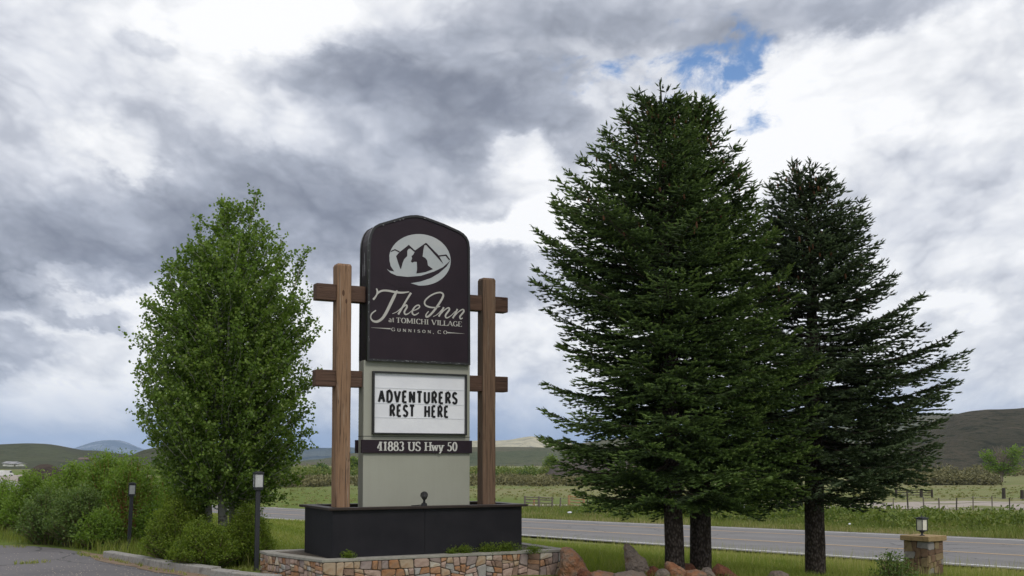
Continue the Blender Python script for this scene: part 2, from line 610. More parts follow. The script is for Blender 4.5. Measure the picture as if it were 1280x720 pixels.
m_aspen = aspen_bark()
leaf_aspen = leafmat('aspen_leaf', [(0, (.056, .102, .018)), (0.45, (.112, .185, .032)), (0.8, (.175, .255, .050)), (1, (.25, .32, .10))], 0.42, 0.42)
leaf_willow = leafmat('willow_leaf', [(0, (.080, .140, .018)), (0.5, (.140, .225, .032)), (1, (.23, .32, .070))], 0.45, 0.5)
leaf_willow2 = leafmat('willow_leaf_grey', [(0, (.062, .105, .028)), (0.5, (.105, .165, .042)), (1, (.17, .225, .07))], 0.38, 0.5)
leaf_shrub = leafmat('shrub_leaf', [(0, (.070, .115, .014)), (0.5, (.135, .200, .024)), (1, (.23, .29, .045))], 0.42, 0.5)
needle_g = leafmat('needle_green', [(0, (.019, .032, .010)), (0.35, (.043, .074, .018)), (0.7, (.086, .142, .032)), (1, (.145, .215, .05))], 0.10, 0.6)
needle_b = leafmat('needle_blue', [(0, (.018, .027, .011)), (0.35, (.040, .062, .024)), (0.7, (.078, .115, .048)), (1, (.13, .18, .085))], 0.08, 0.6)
m_cone = simple('cone_brown', [(.07, .03, .014), (.16, .075, .032)], 40, 0.8)
grassmat = leafmat('grass_blade', [(0, (.115, .160, .028)), (0.5, (.195, .235, .048)), (0.8, (.29, .285, .10)), (1, (.43, .38, .21))], 0.42, 0.6)
weedmat = leafmat('weed_leaf', [(0, (.070, .105, .020)), (0.35, (.130, .175, .030)), (0.7, (.20, .205, .07)), (1, (.32, .27, .15))], 0.3, 0.6)
m_stemred = simple('willow_stem_red', [(.20, .085, .032), (.34, .17, .07)], 12, 0.7)
m_stem = simple('willow_stem', [(.09, .07, .04), (.16, .125, .07)], 12, 0.8)


# ------------------------------------------------------------------ ground
def ca(x, y):
    return (x + .615 * y) / 1.174, (-.615 * x + y) / 1.174


def z_road(a):
    z = -1.04 - .02335 * (np.asarray(a, float) - 23.4)
    return np.clip(z, -3.4, 0.9)


def gz(x, y):
    x = np.asarray(x, float)
    y = np.asarray(y, float)
    c, a = ca(x, y)
    zr = z_road(a)
    zn = -3.0 * smooth01(y, 30, 110)
    w1 = smooth01(c, 7.0, 21.3)
    z = zn * (1 - w1) + zr * w1
    z = z - 0.07 * smooth01(c, 21.0, 21.8) * (1 - smooth01(c, 32.95, 34.5))
    w2 = smooth01(c, 33.2, 72)
    z = z * (1 - w2) + (-2.6) * w2
    z = z - 0.45 * smooth01(c, 33.5, 37) * (1 - smooth01(c, 38, 47))
    # gentle unevenness off the lot and the road
    und = 0.035 * np.sin(x * 0.9 + 1.3 * np.sin(y * 0.4)) * np.sin(y * 0.7 + x * .2)
    z = z + und * smooth01(c, 7.5, 10) * (1 - smooth01(c, 20, 21)) + 2.2 * und * smooth01(c, 35, 40)
    return z


def gzf(x, y):
    return float(gz(x, y))


def on_ground(px, py, off=0.0):
    """point of the ground seen at a pixel"""
    d = ray(px, py)
    Y = 3.0
    prev = Y
    while Y < 4000:
        p = Vector((0, 0, CAMZ)) + d * (Y / d.y)
        if p.z <= gzf(p.x, p.y) + off:
            lo, hi = prev, Y
            for _ in range(30):
                m = (lo + hi) / 2
                p = Vector((0, 0, CAMZ)) + d * (m / d.y)
                if p.z <= gzf(p.x, p.y) + off: hi = m
                else: lo = m
            return Vector((0, 0, CAMZ)) + d * (hi / d.y)
        prev = Y
        Y *= 1.02
    return at(px, py, 4000)


def ground():
    az = np.concatenate([np.arange(-180, -45, 3.0), np.arange(-45, 45, 0.4), np.arange(45, 180, 3.0)])
    az = np.radians(az)
    rr = [0.4]
    while rr[-1] < 13000: rr.append(rr[-1] * (1.028 if rr[-1] < 150 else 1.06) + 0.02)
    rr = np.array(rr)
    A, Q = np.meshgrid(az, rr)
    x = Q * np.sin(A)
    y = Q * np.cos(A)
    z = gz(x, y)
    z = np.where(Q > 400, -3.0, z)
    n, m = A.shape
    v = np.stack([x, y, z], -1).reshape(-1, 3)
    v = np.vstack([v, [[0, 0, 0]]])
    i, j = np.meshgrid(np.arange(n - 1), np.arange(m), indexing='ij')
    j2 = (j + 1) % m
    a, b, c, d = i * m + j, i * m + j2, (i + 1) * m + j2, (i + 1) * m + j
    t = np.concatenate([np.stack([a, c, b], -1).reshape(-1, 3), np.stack([a, d, c], -1).reshape(-1, 3)])
    jj = np.arange(m)
    t = np.concatenate([t, np.stack([np.full(m, n * m), jj, (jj + 1) % m], -1)])
    me = np_mesh('ground', v, t)
    m_, N, p = principled('ground_grass')
    tc = N.n('ShaderNodeTexCoord')
    o = tc.outputs['Object']
    sp = N.n('ShaderNodeSeparateXYZ')
    N.l(o, sp.inputs[0])
    cc = N.math('MULTIPLY', N.math('MULTIPLY_ADD', sp.outputs[1], .615, sp.outputs[0]), 1 / 1.174)
    n1 = N.noise(o, 0.9, 7, 0.62)
    n2 = N.noise(o, 9.0, 5, 0.65)
    n3 = N.noise(N.mapping(o, scale=(0.35, 1, 1)), 0.05, 5, 0.6)
    near = N.ramp(n1, [(0.3, (.085, .125, .024)), (0.5, (.13, .175, .034)), (0.7, (.19, .20, .06))])
    near = N.mix(N.math('MULTIPLY', n2, 0.55), near, (.055, .08, .02))
    mead = N.ramp(n3, [(0.3, (.135, .18, .055)), (0.45, (.19, .20, .080)), (0.6, (.24, .215, .11)), (0.75, (.14, .185, .058))])
    mead = N.mix(N.math('MULTIPLY', N.noise(N.mapping(o, scale=(.3, 1, 1)), 1.2, 6, 0.7), 0.5), mead, (.07, .10, .03))
    mr = N.n('ShaderNodeMapRange', interpolation_type='SMOOTHSTEP')
    mr.inputs['From Min'].default_value = 50
    mr.inputs['From Max'].default_value = 75
    N.l(cc, mr.inputs['Value'])
    c = N.mix(mr.outputs[0], near, mead)
    # dry verge next to the asphalt
    for lo, hi in ((19.5, 22.8), (32.2, 35.5)):
        a1 = N.n('ShaderNodeMapRange', interpolation_type='SMOOTHSTEP')
        mid = (lo + hi) / 2
        dd = N.math('ABSOLUTE', N.math('SUBTRACT', cc, mid))
        N.l(dd, a1.inputs['Value'])
        a1.inputs['From Min'].default_value = (hi - lo) / 2
        a1.inputs['From Max'].default_value = 0.3
        f_ = N.math('MULTIPLY', a1.outputs[0], N.math('MULTIPLY_ADD', n2, 2.0, -0.35, clamp=True))
        c = N.mix(f_, c, (.22, .185, .12))
    N.l(c, p.inputs['Base Color'])
    p.inputs['Roughness'].default_value = 0.95
    p.inputs['Specular IOR Level'].default_value = 0.1
    b = N.n('ShaderNodeBump')
    b.inputs['Strength'].default_value = 0.8
    b.inputs['Distance'].default_value = 0.06
    N.l(n2, b.inputs['Height'])
    N.l(b.outputs[0], p.inputs['Normal'])
    g = link('ground', me, m_, smooth=True)
    tag(g, kind='structure')


ground()


def strip(name, c0, c1, a0, a1, da, off, mat, kind='structure', ncol=2, parent=None, dashes=None, jit=0.0):
    """sheet along the highway between cross coordinates c0..c1"""
    aa = np.arange(a0, a1 + da, da)
    cs = np.linspace(c0, c1, ncol)
    vs, fs = [], []
    for i, a in enumerate(aa):
        for k, c in enumerate(cs):
            cj = c
            if jit and (k == 0 or k == ncol - 1): cj = c + jit * (mnoise.noise(Vector((a * 0.6, c, 0))) + .5 * mnoise.noise(Vector((a * 2.3, c, 3))))
            # invert ca(): x + .615y = 1.174c ; -.615x + y = 1.174a
            y = (1.174 * a + .615 * 1.174 * cj) / (1 + .615 ** 2)
            x = 1.174 * cj - .615 * y
            vs.append((x, y, float(z_road(a)) + off))
    for i in range(len(aa) - 1):
        for k in range(ncol - 1):
            q = i * ncol + k
            fs.append((q, q + 1, q + ncol + 1, q + ncol))
    me = bpy.data.meshes.new(name)
    me.from_pydata(vs, [], fs)
    o = link(name, me, mat, parent)
    if parent is None: tag(o, kind=kind)
    return o


def asphalt_mat(name, c0, c1, patchy=0.5, lanes=False, crack=True):
    m, N, p = principled(name)
    tc = N.n('ShaderNodeTexCoord')
    o = tc.outputs['Object']
    f = N.noise(o, 0.7, 6, 0.6)
    g = N.noise(o, 60, 3, 0.7)
    c = N.ramp(N.math('MULTIPLY_ADD', g, 0.5, N.math('MULTIPLY', f, patchy)), [(0.3, c0), (0.75, c1)])
    if lanes:
        sp = N.n('ShaderNodeSeparateXYZ')
        N.l(o, sp.inputs[0])
        cc = N.math('MULTIPLY', N.math('MULTIPLY_ADD', sp.outputs[1], .615, sp.outputs[0]), 1 / 1.174)
        s_ = N.math('SINE', N.math('MULTIPLY_ADD', cc, 2 * math.pi / 1.78, -1.2))
        c = N.mix(N.math('MULTIPLY_ADD', s_, 0.16, 0.16, clamp=True), c, tuple(x * 0.72 for x in c0))
    if crack:
        v = N.n('ShaderNodeTexVoronoi', feature='DISTANCE_TO_EDGE')
        v.inputs['Scale'].default_value = 0.45
        wv = N.noise(o, 1.5, 5, 0.6, 0, 1)
        N.l(N.mix(0.35, o, wv), v.inputs['Vector'])
        k = N.math('LESS_THAN', v.outputs['Distance'], 0.006)
        c = N.mix(N.math('MULTIPLY', k, 0.7), c, (.02, .02, .02))
    N.l(c, p.inputs['Base Color'])
    p.inputs['Roughness'].default_value = 0.85
    b = N.n('ShaderNodeBump')
    b.inputs['Strength'].default_value = 0.5
    b.inputs['Distance'].default_value = 0.006
    N.l(g, b.inputs['Height'])
    N.l(b.outputs[0], p.inputs['Normal'])
    return m


m_road = asphalt_mat('highway_asphalt', (.125, .120, .122), (.195, .188, .184), lanes=True)
m_lot = asphalt_mat('lot_asphalt', (.048, .047, .056), (.118, .110, .115), 1.0)


def paint_mat(name, col):
    m, N, p = principled(name)
    tc = N.n('ShaderNodeTexCoord')
    g = N.noise(tc.outputs['Object'], 14, 6, 0.75)
    c = N.mix(N.math('MULTIPLY_ADD', g, 3.0, -1.45, clamp=True), col, (.15, .15, .15))
    N.l(c, p.inputs['Base Color'])
    p.inputs['Roughness'].default_value = 0.6
    return m


strip('highway', 22.3, 33.0, -70, 420, 1.5, 0.0, m_road, ncol=3, jit=0.12)
m_wp, m_yp = paint_mat('paint_white', (.72, .72, .70)), paint_mat('paint_yellow', (.56, .34, .12))
for nm, c0, w, mt in (('edge_line', 22.7, .14, m_wp), ('edge_line', 32.35, .14, m_wp), ('centre_line', 26.25, .13, m_yp), ('centre_line', 30.2, .12, m_yp)):
    strip(nm, c0 - w / 2, c0 + w / 2, -70, 420, 3.0, 0.006, mt)


# parking lot: polygon on flat ground
def sheet(name, poly, off, mat, kind='structure', sub=1.0, jit=0.0, seed=0):
    """ground-hugging sheet filling a world-space polygon (x, y)"""
    bm = bmesh.new()
    pts = []
    n = len(poly)
    for i in range(n):
        a, b = Vector(poly[i]), Vector(poly[(i + 1) % n])
        k = max(1, int((b - a).length / sub))
        for j in range(k):
            q = a.lerp(b, j / k)
            if jit and 0 < j:
                q = q + Vector((mnoise.noise(Vector((q.x * 1.7, q.y * 1.7, seed))), mnoise.noise(Vector((q.x * 1.7, q.y * 1.7, seed + 9))))) * jit
            pts.append(q)
    vs = [bm.verts.new((q.x, q.y, 0)) for q in pts]
    bm.faces.new(vs)
    bmesh.ops.triangulate(bm, faces=bm.faces)
    for _ in range(3):
        long = [e for e in bm.edges if e.calc_length() > max(sub * 2.5, 1.0)]
        if not long: break
        bmesh.ops.subdivide_edges(bm, edges=long, cuts=1)
        bmesh.ops.triangulate(bm, faces=bm.faces)
    for v in bm.verts: v.co.z = gzf(v.co.x, v.co.y) + off
    bmesh.ops.recalc_face_normals(bm, faces=bm.faces)
    me = bpy.data.meshes.new(name)
    bm.to_mesh(me)
    bm.free()
    o = link(name, me, mat)
    tag(o, kind=kind)
    return o


def gp(px, py):
    p = on_ground(px, py)
    return (p.x, p.y)


lot = [gp(-260, 676), gp(0, 682), gp(40, 683), gp(75, 686), gp(105, 691), gp(125, 698), gp(190, 711), gp(262, 724), gp(340, 733), (-2.9, 12.2), (-1.2, 11.2), (6, 10.5), (12, 6), (14, -14), (-26, -14), (-26, 14)]
sheet('parking_lot', lot, 0.006, m_lot, jit=0.10)
m_dirt = simple('dirt', [(.11, .075, .05), (.22, .16, .11), (.16, .13, .08)], 4, 0.95, 0.8, 40)
sheet('dirt_strip', [gp(100, 689), gp(128, 694), gp(190, 707), gp(262, 721), gp(262, 726), gp(185, 714), gp(120, 701)], 0.012, m_dirt, jit=0.08, sub=0.3, seed=4)
m_gravel = simple('gravel_pale', [(.26, .22, .19), (.36, .32, .28)], 3, 0.95, 0.6, 8)
sheet('gravel_road', [(-70, 99), (10, 97), (22, 95), (32, 92), (44, 92), (120, 92), (120, 110), (46, 110), (36, 108), (22, 101), (10, 100), (-70, 101.5)], 0.03, m_gravel, sub=4)

# ------------------------------------------------------------------ hills
def hill_mat(name, cols, scale, spots=None, spot_scale=0.05, spot_t=0.55, stretch=(1, 1, 1)):
    m, N, p = principled(name)
    tc = N.n('ShaderNodeTexCoord')
    o = N.mapping(tc.outputs['Object'], scale=stretch)
    f = N.noise(o, scale, 7, 0.62, 0.3)
    n = len(cols)
    c = N.ramp(f, [(0.3 + 0.4 * i / (n - 1), k) for i, k in enumerate(cols)])
    if spots:
        g = N.noise(o, spot_scale, 8, 0.75)
        c = N.mix(N.math('MULTIPLY_ADD', g, 9, -9 * spot_t, clamp=True), c, spots)
        g2 = N.noise(o, spot_scale * 3.1, 5, 0.8)
        c = N.mix(N.math('MULTIPLY_ADD', g2, 6, -3.1, clamp=True), c, spots)
        g3 = N.noise(o, spot_scale * 1.4, 4, 0.7)
        c = N.mix(N.math('MULTIPLY_ADD', g3, 5, -2.9, clamp=True), c, cols[-1])
    N.l(c, p.inputs['Base Color'])
    p.inputs['Roughness'].default_value = 0.95
    p.inputs['Specular IOR Level'].default_value = 0.05
    b = N.n('ShaderNodeBump')
    b.inputs['Strength'].default_value = 0.9
    b.inputs['Distance'].default_value = 0.35 / max(spot_scale, .002)
    N.l(N.noise(o, spot_scale * 1.2, 7, 0.72), b.inputs['Height'])
    N.l(b.outputs[0], p.inputs['Normal'])
    return m


def ridge(name, prof, D, depth, mat, rough=0.04, base=-4.0, seed=0, gully=0.12, back=0.6, step=5, label=None):
    px = np.array([p[0] for p in prof], float)
    py = np.array([p[1] for p in prof], float)
    xs = np.arange(px[0], px[-1] + step, step)
    # smooth interpolation
    ys = np.interp(xs, px, py)
    k = np.array([1, 2, 3, 2, 1.]) / 9
    ys = np.convolve(np.pad(ys, 2, 'edge'), k, 'valid')
    rows = 26
    vs, fs = [], []
    for r in range(rows + 8):
        for i, (x, y) in enumerate(zip(xs, ys)):
            top = at(x, y, D)
            u = (x - 640) / F
            if r <= rows:
                t = r / rows
                Y = D - depth * (1 - t)
                h = t ** 1.15 * (3 - 2 * t) if t < 1 else 1.0
                h = min(h, 1.0)
                amp = math.sin(math.pi * min(t * 1.0, 1)) 
            else:
                t = 1 + (r - rows) / 8 * back
                Y = D + depth * (t - 1)
                h = 1 - (t - 1) / back
                amp = 0
            H = top.z - base
            s_ = 6.0 / max(depth, 1)
            nx = u * D
            q = Vector((nx * s_, Y * s_ * 0.35, seed))
            nz = mnoise.noise(q) + 0.5 * mnoise.noise(q * 2.3) + 0.3 * mnoise.noise(q * 5)
            z = base + H * h + H * gully * nz * amp
            if r == rows: z = top.z + H * rough * 0.3 * mnoise.noise(Vector((nx * s_ * 6, 0, seed)))
            zl = CAMZ + (top.z - CAMZ) * Y / D        # keep the front slope under the skyline
            if Y < D: z = min(z, zl - 0.004 * abs(H))
            vs.append((u * Y, Y, z))
    m = len(xs)
    for r in range(rows + 7):
        for i in range(m - 1):
            q = r * m + i
            fs.append((q, q + 1, q + m + 1, q + m))
    me = bpy.data.meshes.new(name)
    me.from_pydata(vs, [], fs)
    o = link(name, me, mat, smooth=True)
    tag(o, kind='structure')
    return o


h_sage = hill_mat('hill_sage', [(.036, .034, .024), (.058, .054, .036), (.090, .076, .054)], 0.010, (.020, .024, .014), 0.11, 0.52)
h_green = hill_mat('hill_green', [(.072, .088, .046), (.105, .115, .064), (.135, .120, .078), (.085, .10, .055)], 0.006, (.05, .06, .034), 0.05, 0.56)
h_left = hill_mat('hill_left', [(.060, .062, .042), (.095, .105, .060), (.075, .080, .050), (.12, .11, .075)], 0.008, (.045, .05, .032), 0.05, 0.55, (1, 1, 2))
h_sunlit = hill_mat('hill_sunlit_paint', [(.44, .40, .26), (.56, .51, .36), (.40, .37, .27)], 0.002, (.10, .11, .10), 0.006, 0.60)  # sunshine on this distant hill is put into its pale base colour
h_blue = hill_mat('hill_forest', [(.05, .07, .075), (.10, .115, .10), (.14, .14, .11)], 0.0012, (.03, .045, .05), 0.004, 0.5)
h_snow = hill_mat('mountain_snow', [(.10, .13, .17), (.14, .17, .21), (.11, .14, .18)], 0.0006, (.42, .46, .52), 0.0014, 0.60, (1, 1, 2.5))
h_rock = hill_mat('outcrop_rock', [(.055, .045, .040), (.10, .085, .075), (.075, .06, .05)], 0.05, (.03, .03, .022), 0.4, 0.55)
h_lava = hill_mat('mound_dark', [(.035, .022, .018), (.065, .045, .035), (.085, .065, .045)], 0.04, (.10, .09, .06), 0.12, 0.62)

ridge('blue_mountain', [(60, 575), (88, 562), (105, 556), (120, 551.5), (133, 549.5), (141, 550.5), (150, 549.5), (160, 553), (172, 559), (188, 564), (225, 574)], 9500, 2600, h_snow, seed=1)
ridge('blue_ridge', [(330, 566), (360, 564), (378, 561), (390, 559.5), (410, 560), (430, 558.5), (452, 560), (480, 562), (520, 566), (560, 570)], 6500, 2600, h_blue, seed=2, step=4)
ridge('sunlit_hill', [(480, 566), (540, 556), (580, 551.5), (600, 550.5), (620, 551), (640, 549.5), (652, 547), (664, 545), (676, 546.5), (690, 549.5), (700, 552), (730, 556), (790, 562)], 3600, 1500, h_sunlit, seed=3, step=3, gully=.3)
ridge('far_green_hill', [(950, 560), (1000, 545), (1060, 528), (1110, 519), (1160, 517), (1200, 517), (1240, 519), (1300, 520), (1420, 522), (1560, 530)], 2300, 900, h_green, seed=4)
ridge('green_hill', [(300, 583), (350, 578), (400, 574), (425, 570), (440, 566), (470, 564), (540, 561), (590, 558.8), (640, 558.5), (690, 559.5), (725, 554), (760, 549), (800, 546), (860, 545), (940, 547), (1020, 552), (1080, 556), (1150, 566), (1220, 580)], 1500, 700, h_green, seed=5)
ridge('sage_hill', [(930, 590), (1000, 577), (1060, 563), (1120, 546), (1150, 535), (1172, 526), (1190, 519), (1205, 515), (1230, 512), (1262, 511.5), (1280, 510), (1340, 505), (1420, 500), (1560, 500), (1700, 520)], 760, 400, h_sage, seed=6, gully=.10)
ridge('left_hill', [(-300, 560), (-160, 556), (-60, 557), (0, 555.5), (30, 554), (55, 554.5), (75, 557), (95, 561), (106, 563.5), (120, 562.5), (135, 565), (165, 569), (200, 574), (260, 580), (330, 588)], 1150, 620, h_left, seed=7, gully=.2)
ridge('shoulder_hill', [(120, 592), (150, 577), (168, 567), (182, 561.5), (200, 558), (230, 562), (280, 572), (340, 583), (400, 592)], 620, 260, h_left, seed=8)
ridge('rock_outcrop', [(672, 597), (680, 592), (688, 583), (698, 577), (710, 571), (720, 568), (740, 567), (770, 572), (800, 582), (840, 594)], 330, 60, h_rock, seed=9, gully=.25, rough=.5, step=2)
ridge('dark_mound', [(24, 598), (34, 591), (42, 584.5), (50, 580.5), (60, 580), (66, 581), (74, 585), (84, 590), (110, 600)], 300, 40, h_lava, seed=10, gully=.2, step=2)

# ------------------------------------------------------------------ sign
TH = math.atan(.514)
E1 = Vector((math.cos(TH), math.sin(TH), 0))
E2 = Vector((-math.sin(TH), math.cos(TH), 0))
SO = Vector((-2.34, 14.16, 0))


def tz(px, py, s):
    """pixel -> (x, z) on the plane y = s of the sign's own frame"""
    d = ray(px, py)
    o = Vector((0, 0, CAMZ))
    k = (s - (o - SO).dot(E2)) / d.dot(E2)
    p = o + d * k - SO
    return p.dot(E1), p.z


I3 = Matrix.Identity(4)
FRONT = Matrix(((1, 0, 0, 0), (0, 0, 1, 0), (0, 1, 0, 0), (0, 0, 0, 1)))   # (x, z, depth) -> (x, depth, z)

sign = empty('roadside_sign', SO, 'tall timber and dark panel motel sign with arched top standing in its black base box', 'sign', rz=TH)

ZB = 0.40      # posts go down inside the box
for i, (px, ytop, mt) in enumerate(((427.5, 329, wood_v), (608.2, 347, wood_v2))):
    x0, _ = tz(px, 400, .525)
    _, zt = tz(px, ytop, .42)
    m = MB()
    w = .102
    k = 12
    # slightly irregular timber with a chamfered top
    prof = [(-w, -w + .012), (-w + .012, -w), (w - .012, -w), (w, -w + .012), (w, w - .012), (w - .012, w), (-w + .012, w), (-w, w - .012)]
    for r in range(k + 2):
        z = ZB + (zt - .03 - ZB) * min(r, k) / k + (0.03 if r == k + 1 else 0)
        sc_ = 0.86 if r == k + 1 else 1.0
        for j, (a, b) in enumerate(prof):
            n_ = .004 * mnoise.noise(Vector((a * 9, b * 9 + i * 7, z * 1.7)))
            m.v.append((x0 + a * sc_ * (1 + n_ * 9), .525 + b * sc_ * (1 + n_ * 9), z + (0.006 * mnoise.noise(Vector((a * 30, b * 30, i))) if r == k + 1 else 0)))
    for r in range(k + 1):
        for j in range(8):
            j2 = (j + 1) % 8
            m.f.append((r * 8 + j, r * 8 + j2, (r + 1) * 8 + j2, (r + 1) * 8 + j))
    m.f.append(tuple((k + 1) * 8 + j for j in range(8)))
    m.f.append(tuple(range(8))[::-1])
    o = m.build('post', mt, sign)
    tag(o, ['weathered reddish timber post with pale streaks', 'darker brown timber post'][i])

xl_side = tz(460.2, 400, .36)[0]
xr_side = tz(587.0, 400, .36)[0]
gl, gr = tz(454.3, 520, .42)[0], tz(587.3, 520, .42)[0]
bl, br = tz(395.5, 400, .45)[0], tz(635.5, 400, .45)[0]
p1x, p2x = tz(427.5, 400, .525)[0], tz(608.2, 400, .525)[0]
for zc, (a_, b_) in ((3.885, (xl_side, xr_side)), (2.71, (gl, gr))):
    for (u0, u1) in ((bl, p1x - .1), (p1x + .1, a_ - .002), (b_ + .002, p2x - .1), (p2x + .1, br)):
        m = MB()
        m.box(((u0 + u1) / 2, .54, zc), (u1 - u0, .165, .225))
        m.build('crossbeam', wood_h, sign, bevel=.012)

# grey green cabinet
zg0, zg1 = .60, tz(520, 453, .42)[1]
m = MB()
m.box(((gl + gr) / 2, .525, (zg0 + zg1) / 2), (gr - gl, .21, zg1 - zg0))
cab = m.build('cabinet', m_cab, sign, bevel=.006)
tag(cab, 'grey green metal pedestal cabinet')
zseam = tz(480, 545, .42)[1]
m = MB()
m.box(((gl + gr) / 2, .525, zseam - .005), (gr - gl + .004, .214, .008))
m.build('seam', m_trim, cab)

# dark sign head: arched outline
outl_px = [(459.4, 449.6), (460.0, 380), (460.9, 306), (461.6, 299), (463.2, 292.5), (465.6, 287), (469, 282.8), (474, 280), (495.5, 273.8), (505, 271.0), (513, 269.6), (521, 269.4), (528, 270.6), (534.4, 272.7),
           (555, 280.4), (574, 289.0), (579, 292.3), (583, 296.6), (585.6, 302), (586.8, 310), (587.0, 380), (587.2, 456.6)]
outl = [tz(x, y, .36) for x, y in outl_px]
zb_ = (outl[0][1] + outl[-1][1]) / 2
outl[0] = (outl[0][0], zb_)
outl[-1] = (outl[-1][0], zb_)
xm = sum(p[0] for p in outl) / len(outl)


def scale_poly(poly, d):
    """inset polygon by d (positive = inwards)"""
    n = len(poly)
    ar = sum(poly[i][0] * poly[(i + 1) % n][1] - poly[(i + 1) % n][0] * poly[i][1] for i in range(n))
    sg = 1 if ar > 0 else -1
    out = []
    for i in range(n):
        p0, p, p2 = Vector(poly[i - 1]), Vector(poly[i]), Vector(poly[(i + 1) % n])
        a = (p - p0).normalized()
        b = (p2 - p).normalized()
        na, nb = Vector((-a.y, a.x)) * sg, Vector((-b.y, b.x)) * sg
        bis = (na + nb)
        if bis.length < 1e-6: bis = na
        bis.normalize()
        out.append(tuple(p + bis * (d / max(.4, bis.dot(na)))))
    return out


m = MB()
m.prism(scale_poly(outl, .004), FRONT, .372, .69)
head = m.build('sign_head', m_panel, sign)
tag(head, 'dark aubergine sign head with arched top')
# rim rings front and back
for d0, d1, nm in ((.352, .40, 'rim'), (.66, .705, 'rim')):
    m = MB()
    a = scale_poly(outl, -.006)
    b = scale_poly(outl, .026)
    n = len(a)
    vs = [(x, d0, z) for x, z in a] + [(x, d0, z) for x, z in b] + [(x, d1, z) for x, z in a] + [(x, d1, z) for x, z in b]
    fs = []
    for i in range(n):
        j = (i + 1) % n
        fs += [(i, j, n + j, n + i), (2 * n + i, 3 * n + i, 3 * n + j, 2 * n + j), (i, 2 * n + i, 2 * n + j, j), (n + i, n + j, 3 * n + j, 3 * n + i)]
    m.add(vs, fs)
    m.build(nm, m_trim, head)
m = MB()
m.prism(scale_poly(outl, .022), FRONT, .366, .374)
face = m.build('face_panel', m_panel, head)


def polymesh(polys, fn, s0, ds):
    """flat polygons (in pixels mapped by fn) laid at depth s0, each a little prouder"""
    m = MB()
    for i, pl in enumerate(polys):
        s = s0 - i * ds
        q = [fn(x, y) for x, y in pl]
        tri = tessellate_polygon([[Vector((x, z, 0)) for x, z in q]])
        m.add([(x, s, z) for x, z in q], [tuple(t) for t in tri])
    return m


def strokes(lst, s0, ds=.00025):
    """lst of (points [(x, z)], widths) in sign coordinates -> thin ribbons with round joints"""
    m = MB()
    for i, (pts, ws) in enumerate(lst):
        if not hasattr(ws, '__len__'): ws = [ws] * len(pts)
        # resample with catmull-rom when many points
        s = s0 - (i % 40) * ds
        n = len(pts)
        L, Rr = [], []
        for k in range(n):
            a = Vector(pts[max(k - 1, 0)])
            b = Vector(pts[min(k + 1, n - 1)])
            d = (b - a)
            d = d.normalized() if d.length > 0 else Vector((1, 0))
            nrm = Vector((-d.y, d.x))
            if 0 < k < n - 1:
                d1 = (Vector(pts[k]) - a).normalized()
                cosv = max(.5, abs(d1.dot(d)))
            else: cosv = 1
            p = Vector(pts[k])
            L.append(p + nrm * ws[k] / 2 / cosv)
            Rr.append(p - nrm * ws[k] / 2 / cosv)
        vs = [(p.x, s, p.y) for p in L] + [(p.x, s, p.y) for p in Rr]
        m.add(vs, [(k, k + 1, n + k + 1, n + k) for k in range(n - 1)])
    return m


def crom(pts, ws, sub=5):
    P = [np.array(p, float) for p in pts]
    out, wo = [], []
    n = len(P)
    for i in range(n - 1):
        p0, p1, p2, p3 = P[max(i - 1, 0)], P[i], P[i + 1], P[min(i + 2, n - 1)]
        for k in range(sub):
            t = k / sub
            q = .5 * ((2 * p1) + (-p0 + p2) * t + (2 * p0 - 5 * p1 + 4 * p2 - p3) * t * t + (-p0 + 3 * p1 - 3 * p2 + p3) * t ** 3)
            out.append(tuple(q))
            wo.append(ws[i] + (ws[i + 1] - ws[i]) * t)
    out.append(tuple(P[-1]))
    wo.append(ws[-1])
    return out, wo


def arc(cx, cy, rx, ry, a0, a1, n=10):
    return [(cx + rx * math.cos(R(a0 + (a1 - a0) * i / n)), cy + ry * math.sin(R(a0 + (a1 - a0) * i / n))) for i in range(n + 1)]


